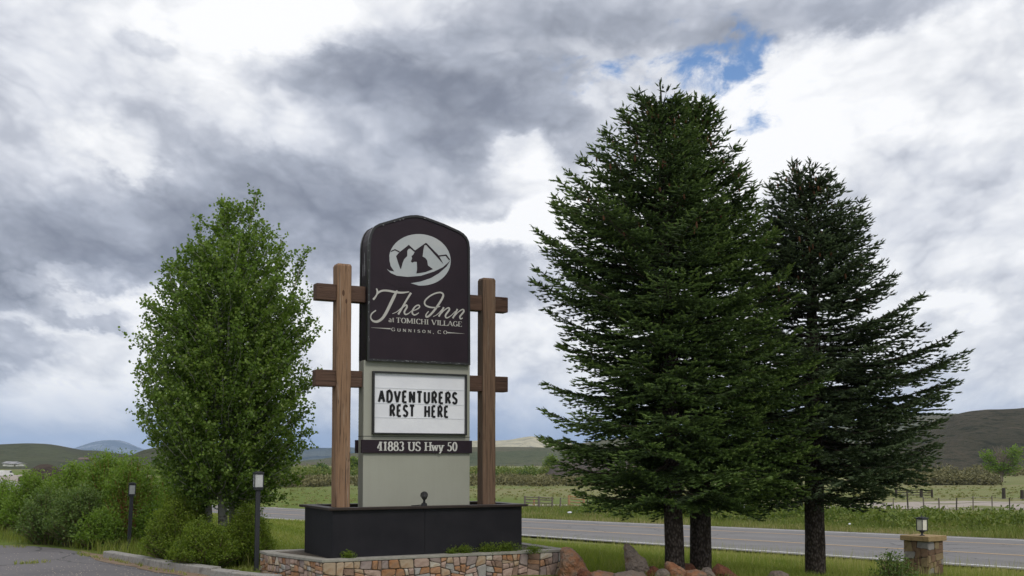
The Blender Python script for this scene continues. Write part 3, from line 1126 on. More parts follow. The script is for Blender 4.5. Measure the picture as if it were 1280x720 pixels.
# glyph skeletons: (width, [polylines]); 'S' endpoints get serifs in the roman style
G = {
    'A': (.68, [[(.02, 0), (.32, 1)], [(.32, 1), (.64, 0)], [(.13, .34), (.53, .34)]]),
    'D': (.70, [[(.1, 0), (.1, 1)], [(.1, 1), (.3, 1)] + arc(.3, .5, .32, .5, 90, -90) + [(.1, 0)]]),
    'V': (.68, [[(.02, 1), (.33, 0)], [(.33, 0), (.64, 1)]]),
    'E': (.58, [[(.1, 0), (.1, 1)], [(.1, 1), (.5, 1)], [(.1, .52), (.42, .52)], [(.1, 0), (.52, 0)]]),
    'N': (.70, [[(.1, 0), (.1, 1)], [(.1, 1), (.6, 0)], [(.6, 0), (.6, 1)]]),
    'T': (.62, [[(.31, 0), (.31, 1)], [(.02, 1), (.6, 1)]]),
    'U': (.70, [[(.1, 1), (.1, .3)] + arc(.35, .28, .25, .28, 180, 360) + [(.6, 1)]]),
    'R': (.64, [[(.1, 0), (.1, 1)], [(.1, 1), (.3, 1)] + arc(.3, .75, .23, .25, 90, -90) + [(.1, .5)], [(.3, .5), (.58, 0)]]),
    'S': (.56, [arc(.29, .74, .21, .26, 25, 200, 8) + [(.2, .56), (.4, .44)] + arc(.28, .26, .23, .26, 20, -160, 8)]),
    'H': (.70, [[(.1, 0), (.1, 1)], [(.6, 0), (.6, 1)], [(.1, .5), (.6, .5)]]),
    'O': (.72, [arc(.36, .5, .29, .5, 90, 450, 20)]),
    'M': (.88, [[(.1, 0), (.1, 1)], [(.1, 1), (.43, .12)], [(.43, .12), (.76, 1)], [(.76, 1), (.78, 0)]]),
    'I': (.34, [[(.17, 0), (.17, 1)]]),
    'C': (.64, [arc(.36, .5, .29, .5, 42, 318, 16)]),
    'L': (.56, [[(.1, 0), (.1, 1)], [(.1, 0), (.52, 0), (.54, .2)]]),
    'G': (.70, [arc(.36, .5, .29, .5, 48, 305, 16) + [(.6, .14), (.6, .42)], [(.45, .43), (.68, .43)]]),
    'a': (.46, [arc(.2, .46, .15, .2, 150, 0, 6) + [(.35, .08), (.43, .02)], arc(.2, .17, .15, .17, 70, 350, 10)]),
    't': (.34, [[(.15, .86), (.15, .14), (.2, .03), (.3, .03)], [(.02, .63), (.3, .63)]]),
    'w': (.68, [[(.02, .66), (.18, 0)], [(.18, 0), (.33, .62)], [(.33, .62), (.5, 0)], [(.5, 0), (.64, .66)]]),
    'y': (.50, [[(.02, .66), (.24, 0)], [(.46, .66), (.24, 0), (.14, -.26), (.02, -.27)]]),
    '4': (.52, [[(.36, 0), (.36, 1)], [(.36, 1), (.03, .3)], [(.02, .28), (.5, .28)]]),
    '1': (.46, [[(.25, 0), (.25, 1)], [(.25, 1), (.1, .84)]]),
    '8': (.52, [arc(.26, .76, .17, .24, 90, 450, 14), arc(.26, .26, .21, .26, 90, 450, 14)]),
    '3': (.50, [arc(.23, .76, .18, .24, 150, -80, 9), arc(.22, .27, .21, .27, 85, -150, 10)]),
    '5': (.50, [[(.12, .97), (.44, .97)], [(.13, .97), (.11, .56)], arc(.22, .3, .22, .3, 110, -150, 10)]),
    '0': (.52, [arc(.26, .5, .2, .5, 90, 450, 18)]),
    ',': (.3, [[(.12, .08), (.13, -.02), (.06, -.16)]]), '.': (.3, [[(.10, 0), (.10, .1)]]),
    ' ': (.32, []),
}


def glyph_strokes(ch, serif, thick, thin, bold_mod=None):
    w, pls = G[ch]
    out = []
    for pl in pls:
        ws = []
        n = len(pl)
        for k in range(n):
            a, b = pl[max(k - 1, 0)], pl[min(k + 1, n - 1)]
            dx, dy = b[0] - a[0], b[1] - a[1]
            q = abs(dy) / (math.hypot(dx, dy) + 1e-9)
            ws.append(thin + (thick - thin) * q ** 1.5)
        # classic contrast: rising diagonals thin
        if serif and n == 2 and pl[0][0] != pl[1][0] and pl[0][1] != pl[1][1]:
            up = (pl[1][1] - pl[0][1]) * (pl[1][0] - pl[0][0]) > 0
            ws = [thin * (1.3 if ch != '4' else 1.7)] * 2 if up else [thick] * 2
        if serif and ch in 'NMU' and n == 2 and pl[0][0] == pl[1][0] and ch == 'N': ws = [thin * 1.4] * 2
        out.append((pl, ws))
        if serif and n >= 2:
            for e, f in ((0, 1), (-1, -2)):
                x, y = pl[e]
                dx, dy = x - pl[f][0], y - pl[f][1]
                if abs(dy) > abs(dx) * 1.2 and (abs(y) < .02 or abs(y - 1) < .02 or abs(y - .66) < .02) and not (ch in 'VwM4' and y < .2 and ch != 'M' and ch != '4') and not (ch == 'A' and y > .5) and not (ch == 'M' and .3 < x < .6):
                    if ch == 'U' and y < .5: continue
                    hw = thick * .5 + .075
                    yy = y + (thin * .5 if y < .02 else -thin * .5)
                    out.append(([(x - hw, yy), (x + hw, yy)], [thin, thin]))
    if serif and ch in 'TELC':
        pass
    if serif:
        tips = {'T': [(.04, 1, .8), (.58, 1, .8)], 'E': [(.5, 1, .82), (.52, 0, .2)], 'L': [], 'C': [(.575, .92, .68), (.575, .02, .2)], 'G': [(.57, .95, .7)], 'S': [(.48, .95, .75), (.06, .04, .26)]}
        for (x, y0, y1) in tips.get(ch, []): out.append(([(x, y0), (x, y1)], [thin * 1.3, thin * .8]))
    return w, out


def text_strokes(txt, x0, x1, zb, h, serif, thick, thin, gap=.1, small=1.0, slope=0.0):
    """lay text between x0 and x1 on baseline zb; returns list of per-letter stroke lists"""
    tot = 0
    for i, ch in enumerate(txt):
        tot += G[ch][0] * (1 if i == 0 else small) + (gap if i < len(txt) - 1 else 0)
    sx = (x1 - x0) / tot
    x = x0
    res = []
    for i, ch in enumerate(txt):
        k = 1 if (i == 0 or small == 1) else small
        w, st = glyph_strokes(ch, serif, thick, thin)
        letter = []
        for pl, ws in st:
            q = [(x + a * sx * k, zb + b * h * k) for a, b in pl]
            ww = []
            for j in range(len(ws)):
                a, b = pl[max(j - 1, 0)], pl[min(j + 1, len(pl) - 1)]
                vert = abs(b[1] - a[1]) / (math.hypot(b[0] - a[0], b[1] - a[1]) + 1e-9)
                ww.append(ws[j] * (sx * vert + h * (1 - vert)))
            letter.append((q, ww))
        res.append((ch, letter))
        x += (w * k + gap) * sx
    return res


def zoomfn(ox, oy, k, s):
    return lambda x, y: tz(ox + x / k, oy + y / k, s)


SF = .3635
# logo
lg = zoomfn(476, 284, 9.0, SF)
ell = [(440 + 347 * math.cos(t) + 0, 367 + 290 * math.sin(t) + 12 * math.cos(t)) for t in np.linspace(0, 2 * math.pi, 48, endpoint=False)]
light = [ell]
dark1 = [(20, 400), (60, 440), (110, 515), (180, 546), (300, 559), (450, 547), (600, 498), (700, 449), (786, 372), (740, 442), (650, 521), (560, 573), (440, 613), (335, 630), (400, 648), (440, 662), (440, 690), (200, 690), (20, 600)]
dark2 = [(60, 300), (97, 330), (98, 380), (112, 440), (152, 499), (118, 492), (90, 470), (60, 430)]
sw = [(62, 448), (72, 470), (92, 488), (152, 500), (260, 520), (300, 558), (180, 546), (110, 515), (76, 480)]
da = [(108, 282), (158, 260), (206, 284), (214, 272), (160, 246), (116, 264)]
db = [(172, 325), (206, 284), (315, 198), (384, 262), (372, 274), (334, 240), (312, 244), (298, 265), (297, 325), (262, 360), (246, 400), (228, 468), (218, 465), (190, 385)]
dc = [(384, 262), (505, 176), (516, 180), (652, 318), (704, 414), (640, 345), (510, 200), (490, 204), (478, 260), (470, 330), (500, 345), (522, 375), (530, 430), (587, 472), (500, 505), (400, 521), (408, 470), (405, 390), (375, 388), (355, 399), (338, 385), (352, 350), (345, 325), (366, 308), (380, 280), (372, 272)]
dd = [(645, 318), (737, 306), (779, 362), (770, 374), (728, 322), (655, 331)]
polymesh([ell], lg, .3640, 0).build('logo', m_logo, head)
polymesh([dark1, dark2], lg, .3630, .0003).build('logo_dark_band', m_panel, head)  # dark bands of the logo print, in the panel colour
polymesh([sw], lg, .3618, .0003).build('logo_swoosh', m_logo, head)
tag(polymesh([da, db, dc, dd], lg, .3622, .0002).build('logo_mountains', m_panel, head), 'dark mountain peaks of the round logo')
# script lettering
sf = zoomfn(454, 352, 9.41, SF)
SCR = [
    ([(155, 80), (166, 110), (160, 150), (140, 185), (117, 212)], [12, 20, 15, 20, 22]),
    ([(150, 168), (180, 128), (230, 106), (300, 108), (380, 124), (460, 130), (540, 120)], [10, 20, 20, 22, 24, 20, 10]),
    ([(400, 104), (365, 172), (320, 265), (270, 365), (222, 435), (165, 470), (115, 462), (88, 425), (100, 378), (150, 338)], [14, 34, 34, 32, 28, 26, 20, 15, 14, 12]),
    ([(562, 132), (520, 200), (462, 300), (412, 386)], [24, 20, 20, 22]), ([(342, 378), (400, 352), (468, 290)], [6, 8, 8]),
    ([(420, 372), (465, 305), (505, 276), (514, 300), (484, 355), (497, 386), (532, 375), (572, 342)], [9, 12, 16, 20, 20, 16, 10, 8]),
    ([(568, 345), (622, 330), (662, 300), (650, 276), (610, 295), (578, 345), (582, 380), (610, 392), (655, 366)], [9, 11, 15, 14, 15, 20, 18, 14, 8]),
    ([(905, 290), (850, 305), (780, 300), (730, 275), (724, 232), (768, 182), (838, 142), (905, 128), (940, 150), (930, 195), (888, 265), (830, 345), (782, 397), (745, 416), (738, 390), (768, 350)], [8, 14, 18, 18, 17, 16, 16, 17, 20, 24, 24, 24, 22, 20, 14, 10]),
    ([(822, 412), (872, 385), (935, 318)], [6, 8, 9]), ([(948, 302), (922, 350), (888, 412)], [20, 20, 20]),
    ([(895, 402), (950, 340), (1000, 308), (1012, 332), (968, 395), (980, 427), (1030, 402), (1085, 348)], [8, 11, 15, 20, 20, 15, 9, 8]),
    ([(1108, 322), (1086, 370), (1052, 432)], [20, 20, 20]), ([(1062, 420), (1118, 358), (1168, 328), (1182, 352), (1138, 410), (1146, 438), (1170, 428)], [8, 11, 15, 20, 20, 16, 8]),
]
kpx = tz(500, 380, SF)
kpx2 = tz(501, 380, SF)
pxm = (kpx2[0] - kpx[0]) / 9.41 * 1.0
lst = []
for pts, ws in SCR:
    q, w2 = crom(pts, ws)
    lst.append(([sf(x, y) for x, y in q], [w * pxm * 1.02 for w in w2]))
lt = strokes(lst, SF).build('lettering', m_cream, head)
tag(lt, 'large cream script lettering reading The Inn', kind='stuff')


def line(txt, fn, xa, ya_base, xb, yb_base, cap, thick, thin, gap, name, parent, mat, s, small=1.0, each=False, label=None, serif=True):
    a, b = fn(xa, ya_base), fn(xb, yb_base)
    zb = (a[1] + b[1]) / 2
    h = cap
    ls = text_strokes(txt, a[0], b[0], zb, h, serif, thick, thin, gap, small)
    if each:
        for ch, st in ls:
            if st:
                o = strokes(st, s, .0002).build(name, mat, parent)
    else:
        allst = [x for ch, st in ls for x in st]
        o = strokes(allst, s, .0002).build(name, mat, parent)
        tag(o, label, kind='stuff')


caph = (tz(520, 400, SF)[1] - tz(520, 406.2, SF)[1])
line('at', sf, 300, 474, 366, 477, caph, .15, .06, .07, 'lettering', head, m_cream, SF, label='small cream word at')
line('TOMICHI VILLAGE', sf, 388, 480, 1162, 532, caph * 1.0, .15, .055, .06, 'lettering', head, m_cream, SF, label='cream capitals reading TOMICHI VILLAGE')
line('GUNNISON,', sf, 330, 582, 835, 608, caph * .66, .13, .06, .42, 'lettering', head, m_cream, SF, small=.84, label='small spaced capitals reading GUNNISON,')
line('CO', sf, 874, 612, 988, 616, caph * .66, .13, .06, .42, 'lettering', head, m_cream, SF, label='small spaced capitals reading CO')
rule = [([sf(92, 541), sf(200, 547), sf(322, 554)], [1.5 * pxm, 6 * pxm, 13 * pxm]), ([sf(990, 600), sf(1080, 605), sf(1192, 613)], [13 * pxm, 6 * pxm, 1.5 * pxm])]
for r_ in rule: strokes([r_], SF).build('rule', m_cream, head)
# chipped paint along the lower edge and the rim
ch = []
for i in range(34):
    x = 462 + rnd.random() ** 1.0 * 122
    y = 449.6 + (x - 460) * .052 - rnd.random() * 2.0
    w = rnd.uniform(.5, 2.8) * (1.5 if 488 < x < 575 else .6)
    h = rnd.uniform(.3, .9)
    ch.append([(x, y), (x + w * .4, y + h * .4), (x + w, y + h * .2), (x + w * .8, y + h), (x + w * .3, y + h * 1.1)])
for i in range(16):
    y = 300 + rnd.random() * 145
    x = 460.4 + rnd.random() * .8
    ch.append([(x, y), (x + .6, y + .3), (x + .5, y + 1.6), (x + .1, y + 1.3)])
for (x, y) in ((492, 276.5), (499, 274.6), (503, 273.4), (478, 281), (530, 272.6)):
    ch.append([(x, y), (x + 1.6, y - .4), (x + 2.4, y + .4), (x + .8, y + .9)])
o = polymesh(ch, lambda x, y: tz(x, y, .3505), .3505, 0).build('chipped_paint', m_peel, head)
tag(o, kind='stuff')
# aluminium return on the left side: worn lighter patches
m = MB()
for i in range(12):
    z = rnd.uniform(outl[0][1] + .1, outl[0][1] + 1.30)
    y0 = rnd.uniform(.44, .62)
    hh, ww = rnd.uniform(.05, .30), rnd.uniform(.008, .03)
    xs_ = xl_side + .0035 - .0012
    m.add([(xs_, y0, z), (xs_, y0 + ww, z + .02), (xs_, y0 + ww * .8, z + hh), (xs_, y0 + .004, z + hh * .9)], [(0, 1, 2, 3)])
tag(m.build('side_scuff', m_peel, head), kind='stuff')

# marquee
mk0, mk1 = tz(465.2, 500, .40)[0], tz(582.6, 500, .40)[0]
mz1 = (tz(465.2, 463.4, .39)[1] + tz(582.6, 468.4, .39)[1]) / 2
mz0 = (tz(465.2, 542.8, .39)[1] + tz(582.6, 544.3, .39)[1]) / 2
marq = MB()
marq.box(((mk0 + mk1) / 2, .409, (mz0 + mz1) / 2), (mk1 - mk0 - .03, .018, mz1 - mz0 - .03))
marq = marq.build('marquee', m_white, sign)
tag(marq, 'white changeable letter panel in a dark frame')
fw = .024
for (cx, cz, wx, wz) in (((mk0 + mk1) / 2, mz1 - fw / 2, mk1 - mk0, fw), ((mk0 + mk1) / 2, mz0 + fw / 2, mk1 - mk0, fw), (mk0 + fw / 2, (mz0 + mz1) / 2, fw, mz1 - mz0 - 2 * fw), (mk1 - fw / 2, (mz0 + mz1) / 2, fw, mz1 - mz0 - 2 * fw)):
    m = MB()
    m.box((cx, .389, cz), (wx, .058, wz))
    m.build('frame', m_trim, marq, bevel=.004)
for yl in (486.2, 505.0, 522.6):
    z_ = tz(524, yl, .399)[1]
    m = MB()
    m.box(((mk0 + mk1) / 2, .3975, z_), (mk1 - mk0 - 2 * fw, .004, .008))
    m.build('letter_rail', m_rail, marq)
fn = lambda x, y: tz(x, y, .393)
c1 = tz(522, 489.4, .393)[1] - tz(522, 503.0, .393)[1]
line('ADVENTURERS', fn, 473.6, 502.0, 571.2, 504.6, c1, .29, .20, .26, 'letter', marq, m_black, .393, each=True, serif=False)
line('REST', fn, 487.4, 519.8, 518.0, 520.4, c1 * .98, .29, .20, .26, 'letter', marq, m_black, .393, each=True, serif=False)
line('HERE', fn, 530.8, 520.8, 560.6, 521.4, c1 * .98, .29, .20, .26, 'letter', marq, m_black, .393, each=True, serif=False)

# address board, front and back
ax0, ax1 = tz(451.8, 560, .385)[0], tz(590.2, 560, .385)[0]
az1, az0 = tz(520, 550.2, .385)[1], tz(520, 566.4, .385)[1]
m = MB()
m.box(((ax0 + ax1) / 2, .401, (az0 + az1) / 2), (ax1 - ax0, .032, az1 - az0))
ab = m.build('address_board', m_panel, sign, bevel=.003)
m = MB()
m.box(((ax0 + ax1) / 2, .649, (az0 + az1) / 2), (ax1 - ax0, .032, az1 - az0))
m.build('address_board', m_panel, sign, bevel=.003)
fa = lambda x, y: tz(x, y, .382)
c2 = tz(522, 552.6, .382)[1] - tz(522, 563.4, .382)[1]
line('41883 US Hwy 50', fa, 471.6, 563.4, 571.4, 563.4, c2, .18, .085, .075, 'lettering', ab, simple('letter_pale', [(.50, .50, .47), (.58, .57, .54)], 5, .5), .3835, label='pale bold numerals and letters reading 41883 US Hwy 50')

# ------------------------------------------------------------------ black base box
BW, BD, BZ0, BZ1 = 2.79, 1.27, .30, .94
base = empty('sign_base_box', SO, 'long black panelled box with brown cap on the stone wall, below the sign posts', 'planter box', rz=TH)
xs_ = tz(531, 660, 0)[0]
m = MB(); m.box((xs_ / 2, .012, (BZ0 + BZ1) / 2), (xs_ - .006, .024, BZ1 - BZ0)); m.build('panel', m_box, base, bevel=.002)
m = MB(); m.box(((xs_ + BW) / 2, .012, (BZ0 + BZ1) / 2), (BW - xs_ - .006, .024, BZ1 - BZ0)); m.build('panel', m_box, base, bevel=.002)
m = MB(); m.box((xs_, .020, (BZ0 + BZ1) / 2), (.03, .022, BZ1 - BZ0 - .01)); m.build('joint_strip', m_trim, base)
for x_ in (.012, BW - .012):
    m = MB(); m.box((x_, BD / 2, (BZ0 + BZ1) / 2 - .001), (.024, BD - .05, BZ1 - BZ0 - .002)); m.build('panel', m_box, base, bevel=.002)
m = MB(); m.box((BW / 2, BD - .012, (BZ0 + BZ1) / 2), (BW, .024, BZ1 - BZ0)); m.build('panel', m_box, base, bevel=.002)
for (cx, cy, wx, wy) in ((BW / 2, .03, BW + .14, .16), (BW / 2, BD - .03, BW + .14, .16), (.02, BD / 2, .16, BD - .225), (BW - .02, BD / 2, .16, BD - .225)):
    m = MB(); m.box((cx, cy, BZ1 + .018), (wx, wy, .034)); m.build('cap', m_cap, base, bevel=.005)
m = MB(); m.box((BW / 2, BD / 2, BZ1 - .05), (BW - .06, BD - .06, .02)); m.build('lid', m_box, base)

# small floodlight on the cap
fl_x, fl_z = tz(530.2, 632, .03)
fl = empty('floodlight', SO + E1 * fl_x + E2 * .03 + Vector((0, 0, BZ1 + .035)), 'small black floodlight on the box cap aimed up at the sign', 'floodlight', rz=TH)
m = MB(); m.lathe([(.040, 0), (.040, .03), (.028, .04), (.016, .05), (.016, .085), (.022, .09), (.022, .10)]); m.build('stand', m_trim, fl, smooth=False)
m = MB()
pts = [Vector((-.02, -.05, .112)), Vector((-.01, -.03, .115)), Vector((.005, .01, .13)), Vector((.015, .035, .142)), Vector((.018, .045, .145))]
m.tube(pts, [.020, .036, .044, .052, .054], 14)
m.build('lamp_head', m_trim, fl)
m = MB(); m.tube([Vector((.018, .046, .1452)), Vector((.020, .050, .147))], [.046, .044], 14); m.build('lens', m_frost, fl)
m = MB(); m.tube([Vector((-.02, 0, .01)), Vector((-.06, .0, .012)), Vector((-.10, .03, .006)), Vector((-.16, .07, .004))], .006, 6); m.build('cable', m_trim, fl)

# ------------------------------------------------------------------ stone wall
W0 = Vector((-2.43, 13.94, 0))
wall = empty('stone_wall', W0, 'low mixed colour fieldstone planter wall with flat coping under the black box', 'stone wall', rz=TH)
WT = .285


def split_poly(poly, tmin, tmax, out, rr, depth=0):
    xs = [p[0] for p in poly]; ys = [p[1] for p in poly]
    w, h = max(xs) - min(xs), max(ys) - min(ys)
    target = rr.uniform(tmin, tmax)
    if (w * h < target and max(w, h) < 3.0 * min(w, h)) or depth > 11 or min(w, h) < .05 and max(w, h) < .2:
        out.append(poly)
        return
    vert = w > h * rr.uniform(.7, 1.9)
    r_ = rr.uniform(.34, .66)
    t = R(rr.uniform(-16, 16))
    if vert:
        c = Vector((min(xs) + w * r_, sum(ys) / len(ys))); d = Vector((math.cos(t), math.sin(t)))
    else:
        c = Vector((sum(xs) / len(xs), min(ys) + h * r_)); d = Vector((math.sin(t), math.cos(t)))
    A, B = [], []
    n = len(poly)
    for i in range(n):
        p, q = Vector(poly[i]), Vector(poly[(i + 1) % n])
        sp_, sq = (p - c).dot(d), (q - c).dot(d)
        if sp_ <= 0: A.append(tuple(p))
        else: B.append(tuple(p))
        if sp_ * sq < 0:
            x = p.lerp(q, sp_ / (sp_ - sq))
            A.append(tuple(x)); B.append(tuple(x))
    if len(A) < 3 or len(B) < 3:
        out.append(poly); return
    split_poly(A, tmin, tmax, out, rr, depth + 1)
    split_poly(B, tmin, tmax, out, rr, depth + 1)


def stone_mesh(poly, rr, gap, proud):
    """irregular rounded stone on the plane depth = 0, front towards -depth"""
    n = len(poly)
    c = Vector((sum(p[0] for p in poly) / n, sum(p[1] for p in poly) / n))
    size = math.sqrt(abs(sum(poly[i][0] * poly[(i + 1) % n][1] - poly[(i + 1) % n][0] * poly[i][1] for i in range(n)) / 2))
    ring = []
    for i in range(n):
        p0, p, p1 = Vector(poly[i - 1]), Vector(poly[i]), Vector(poly[(i + 1) % n])
        k = rr.uniform(.10, .28)
        a = p.lerp(p0, min(.45, k * size * .55 / max((p0 - p).length, .01)))
        b = p.lerp(p1, min(.45, k * size * .55 / max((p1 - p).length, .01)))
        ring += [a, b]
    ring = [c + (q - c) * (1 - gap / max((q - c).length, gap * 1.5)) + Vector((rr.uniform(-1, 1), rr.uniform(-1, 1))) * size * .015 for q in ring]
    m = len(ring)
    pr = proud * rr.uniform(.5, 1.4)
    tx, ty = rr.uniform(-.06, .06), rr.uniform(-.08, .08)
    vs = [(q.x, q.y, .02) for q in ring]
    vs += [(q.x, q.y, -pr * .55) for q in ring]
    for q in ring:
        d = q - c
        q2 = c + d * (1 - .010 / max(d.length, .02)) if d.length > .02 else q
        vs.append((q2.x, q2.y, -pr + tx * d.x + ty * d.y + rr.uniform(-.003, .003)))
    vs.append((c.x, c.y, -pr * 1.12))
    fs = []
    for i in range(m):
        j = (i + 1) % m
        fs += [(i, j, m + j, m + i), (m + i, m + j, 2 * m + j, 2 * m + i), (2 * m + i, 2 * m + j, 3 * m)]
    return vs, fs


def stone_face(parent, p0, p1, z0, z1, mats, seed, tmin=.012, tmax=.042, gap=.007, proud=.020, polys=None):
    """stones on a vertical face from p0 to p1 (parent's coordinates, outside to the right-hand side walking p0->p1)"""
    rr = random.Random(seed)
    d = Vector((p1[0] - p0[0], p1[1] - p0[1], 0))
    L = d.length
    d.normalize()
    nrm = Vector((-d.y, d.x, 0))           # into the wall when walking p0->p1 with outside on the right
    M = Matrix(((d.x, 0, nrm.x, p0[0]), (d.y, 0, nrm.y, p0[1]), (0, 1, 0, 0), (0, 0, 0, 1)))
    if polys is None:
        polys = []
        x = 0
        while x < L - 1e-6:
            w = min(rr.uniform(.7, 1.1), L - x)
            if L - (x + w) < .3: w = L - x
            split_poly([(x, z0), (x + w, z0), (x + w, z1), (x, z1)], tmin, tmax, polys, rr)
            x += w
    for pl in polys:
        vs, fs = stone_mesh(pl, rr, gap, proud)
        c = Vector((sum(p[0] for p in pl) / len(pl), sum(p[1] for p in pl) / len(pl), 0))
        o3 = M @ c
        m = MB()
        m.add([M @ Vector(v) - o3 for v in vs], fs)
        me = m.mesh('stone')
        mt = rr.choice(mats)
        o = link('stone', me, mt, parent)
        o.location = o3


wp = [(0, 0), (3.62, 0), (3.62, 1.75), (-.347, 1.75), (-.347, 1.336)]
m = MB()
m.prism(scale_poly(wp, .004), I3, -.25, WT - .002)
core = m.build('mortar_core', m_mortar, wall)
mats_w = STONES + [STONES[0], STONES[3], STONES[4], STONES[5], STONES[6], STONES[4], STONES[3], STONES[5], STONES[7]]
stone_face(wall, (0, 0), (3.62, 0), -.06, WT, mats_w, 3, .006, .046, .007, .022)
stone_face(wall, (-.347, 1.336), (0, 0), -.06, WT, mats_w + [STONES[3], STONES[6]], 5, .006, .022)
stone_face(wall, (-.347, 1.75), (-.347, 1.336), -.06, WT, mats_w, 6, .006, .022)
stone_face(wall, (3.62, 0), (3.62, 1.75), -.06, WT, mats_w, 8, .02, .05)
# coping as a rim, and the planting bed inside it
cw = scale_poly(wp, -.022)
ci = scale_poly(wp, .15)
m = MB()
n = len(cw)
vs = [(x, y, WT) for x, y in cw] + [(x, y, WT) for x, y in ci] + [(x, y, WT + .038) for x, y in cw] + [(x, y, WT + .038) for x, y in ci]
fs = []
for i in range(n):
    j = (i + 1) % n
    fs += [(i, n + i, n + j, j), (2 * n + i, 2 * n + j, 3 * n + j, 3 * n + i), (i, j, 2 * n + j, 2 * n + i), (n + i, 3 * n + i, 3 * n + j, n + j)]
m.add(vs, fs)
m.build('coping', m_coping, wall, bevel=.008)
m = MB()
m.prism(scale_poly(wp, .145), I3, WT - .01, WT + .020)
m.build('planting_bed', m_soil, wall)

# ------------------------------------------------------------------ pillar with lantern
PY = 19.0
pc = at(1154.5, 671, PY)
pil = empty('stone_pillar', (pc.x + .13, pc.y + .36, 0), 'square stone gate pillar with tan slab cap by the highway', 'pillar', rz=R(58) - math.atan(.384) )
pz1 = at(1157, 677.3, PY).z
pz2 = at(1157, 670.8, PY).z
hb = .235
pbase = gzf(pc.x, pc.y + .3) - .25
m = MB(); m.box((0, 0, (pbase + pz1) / 2), (hb * 2 - .02, hb * 2 - .02, pz1 - pbase)); m.build('mortar_core', m_mortar, pil)
cs = [(-hb, -hb), (hb, -hb), (hb, hb), (-hb, hb)]
for i in range(4):
    stone_face(pil, cs[i], cs[(i + 1) % 4], pbase, pz1 - .003, PST + [PST[0], PST[3]] if i == 3 else PST, 20 + i, .014, .055, .004, .010)
m = MB(); m.box((0, 0, (pz1 + pz2) / 2), (hb * 2 + .10, hb * 2 + .10, pz2 - pz1))
me = m.mesh('cap', .012)
link('cap', me, m_pcap, pil)


def lantern(name, label, base_pt, rz, w, h, stem, top_over, glass, group=None, pole=0, lean=0.0, cross=True):
    t = empty(name, base_pt, label, 'lamp', group, rz)
    t.rotation_euler = (0, lean, rz)
    z0 = pole
    if pole:
        m = MB(); m.box((0, 0, pole / 2 - .05), (.062, .062, pole + .1)); m.build('pole', m_lampmetal, t, bevel=.004)
        m = MB(); m.box((0, 0, pole + .012), (w * .9, w * .9, .024)); m.build('collar', m_lampmetal, t, bevel=.003)
        z0 = pole + .024
    else:
        m = MB(); m.lathe([(.045, -.01), (.045, .012), (.020, .02), (.016, .045), (.026, .055), (.026, stem - .03), (.05, stem - .012), (.05, stem)]); m.build('stem', m_lampmetal, t, smooth=False)
        z0 = stem
    m = MB()
    m.box((0, 0, z0 + .008), (w, w, .016))
    b = .012
    for sx in (-1, 1):
        for sy in (-1, 1):
            m.box((sx * (w / 2 - b / 2), sy * (w / 2 - b / 2), z0 + h / 2), (b, b, h - .033))
    m.box((0, 0, z0 + h - .008), (w, w, .016))
    m.build('frame', m_lampmetal, t)
    gw = w - 2 * b - .002
    for k in range(4):
        m = MB(); m.box((0, -(w / 2 - .009), z0 + h / 2), (gw, .004, h - .034))
        o = m.build('pane', glass, t)
        o.rotation_euler = (0, 0, k * math.pi / 2)
        if cross:
            m = MB(); m.box((0, -(w / 2 - .003), z0 + h / 2), (.007, .006, h - .034))
            o = m.build('glazing_bar', m_lampmetal, t)
            o.rotation_euler = (0, 0, k * math.pi / 2)
    m = MB(); m.box((0, 0, z0 + h + .009), (w + top_over, w + top_over, .018))
    m.box((0, 0, z0 + h + .024), (w * .72, w * .72, .012))
    m.build('lid', m_lampmetal, t, bevel=.002)
    if not pole:
        m = MB(); m.lathe([(.012, z0 + h + .03), (.008, z0 + h + .04), (.012, z0 + h + .05), (.004, z0 + h + .06)], n=8); m.build('finial', m_lampmetal, t)
    return t


lp = at(1152.6, 667.8, PY + .25)
lantern('pillar_lantern', 'black framed lantern with cream panes on the stone pillar cap', (lp.x, lp.y, pz2), R(58) - math.atan(.384) - R(8), .135, .215, .085, .03, m_frost2, cross=False)

# kerb-side lamp posts
for (bx, by, ty, Y, rz, lean, lab) in ((160.4, 692, 603, 18.75, R(20), R(2.2), 'farther leaning bollard lamp with square frosted head, in front of the willow hedge'),
                                       (320.2, 716, 589, 15.75, R(24), R(.6), 'nearer taller bollard lamp with square frosted head, between juniper shrub and stone wall')):
    b = at(bx, by, Y)
    zt = at(bx, ty, Y).z
    hh, ww = (.185, .118) if Y > 17 else (.215, .135)
    lantern('lamp_post', lab, (b.x, b.y, b.z), rz, ww, hh, 0, .008, m_frost, 'bollard lamps along the kerb', pole=zt - b.z - hh - .055, lean=lean, cross=False)

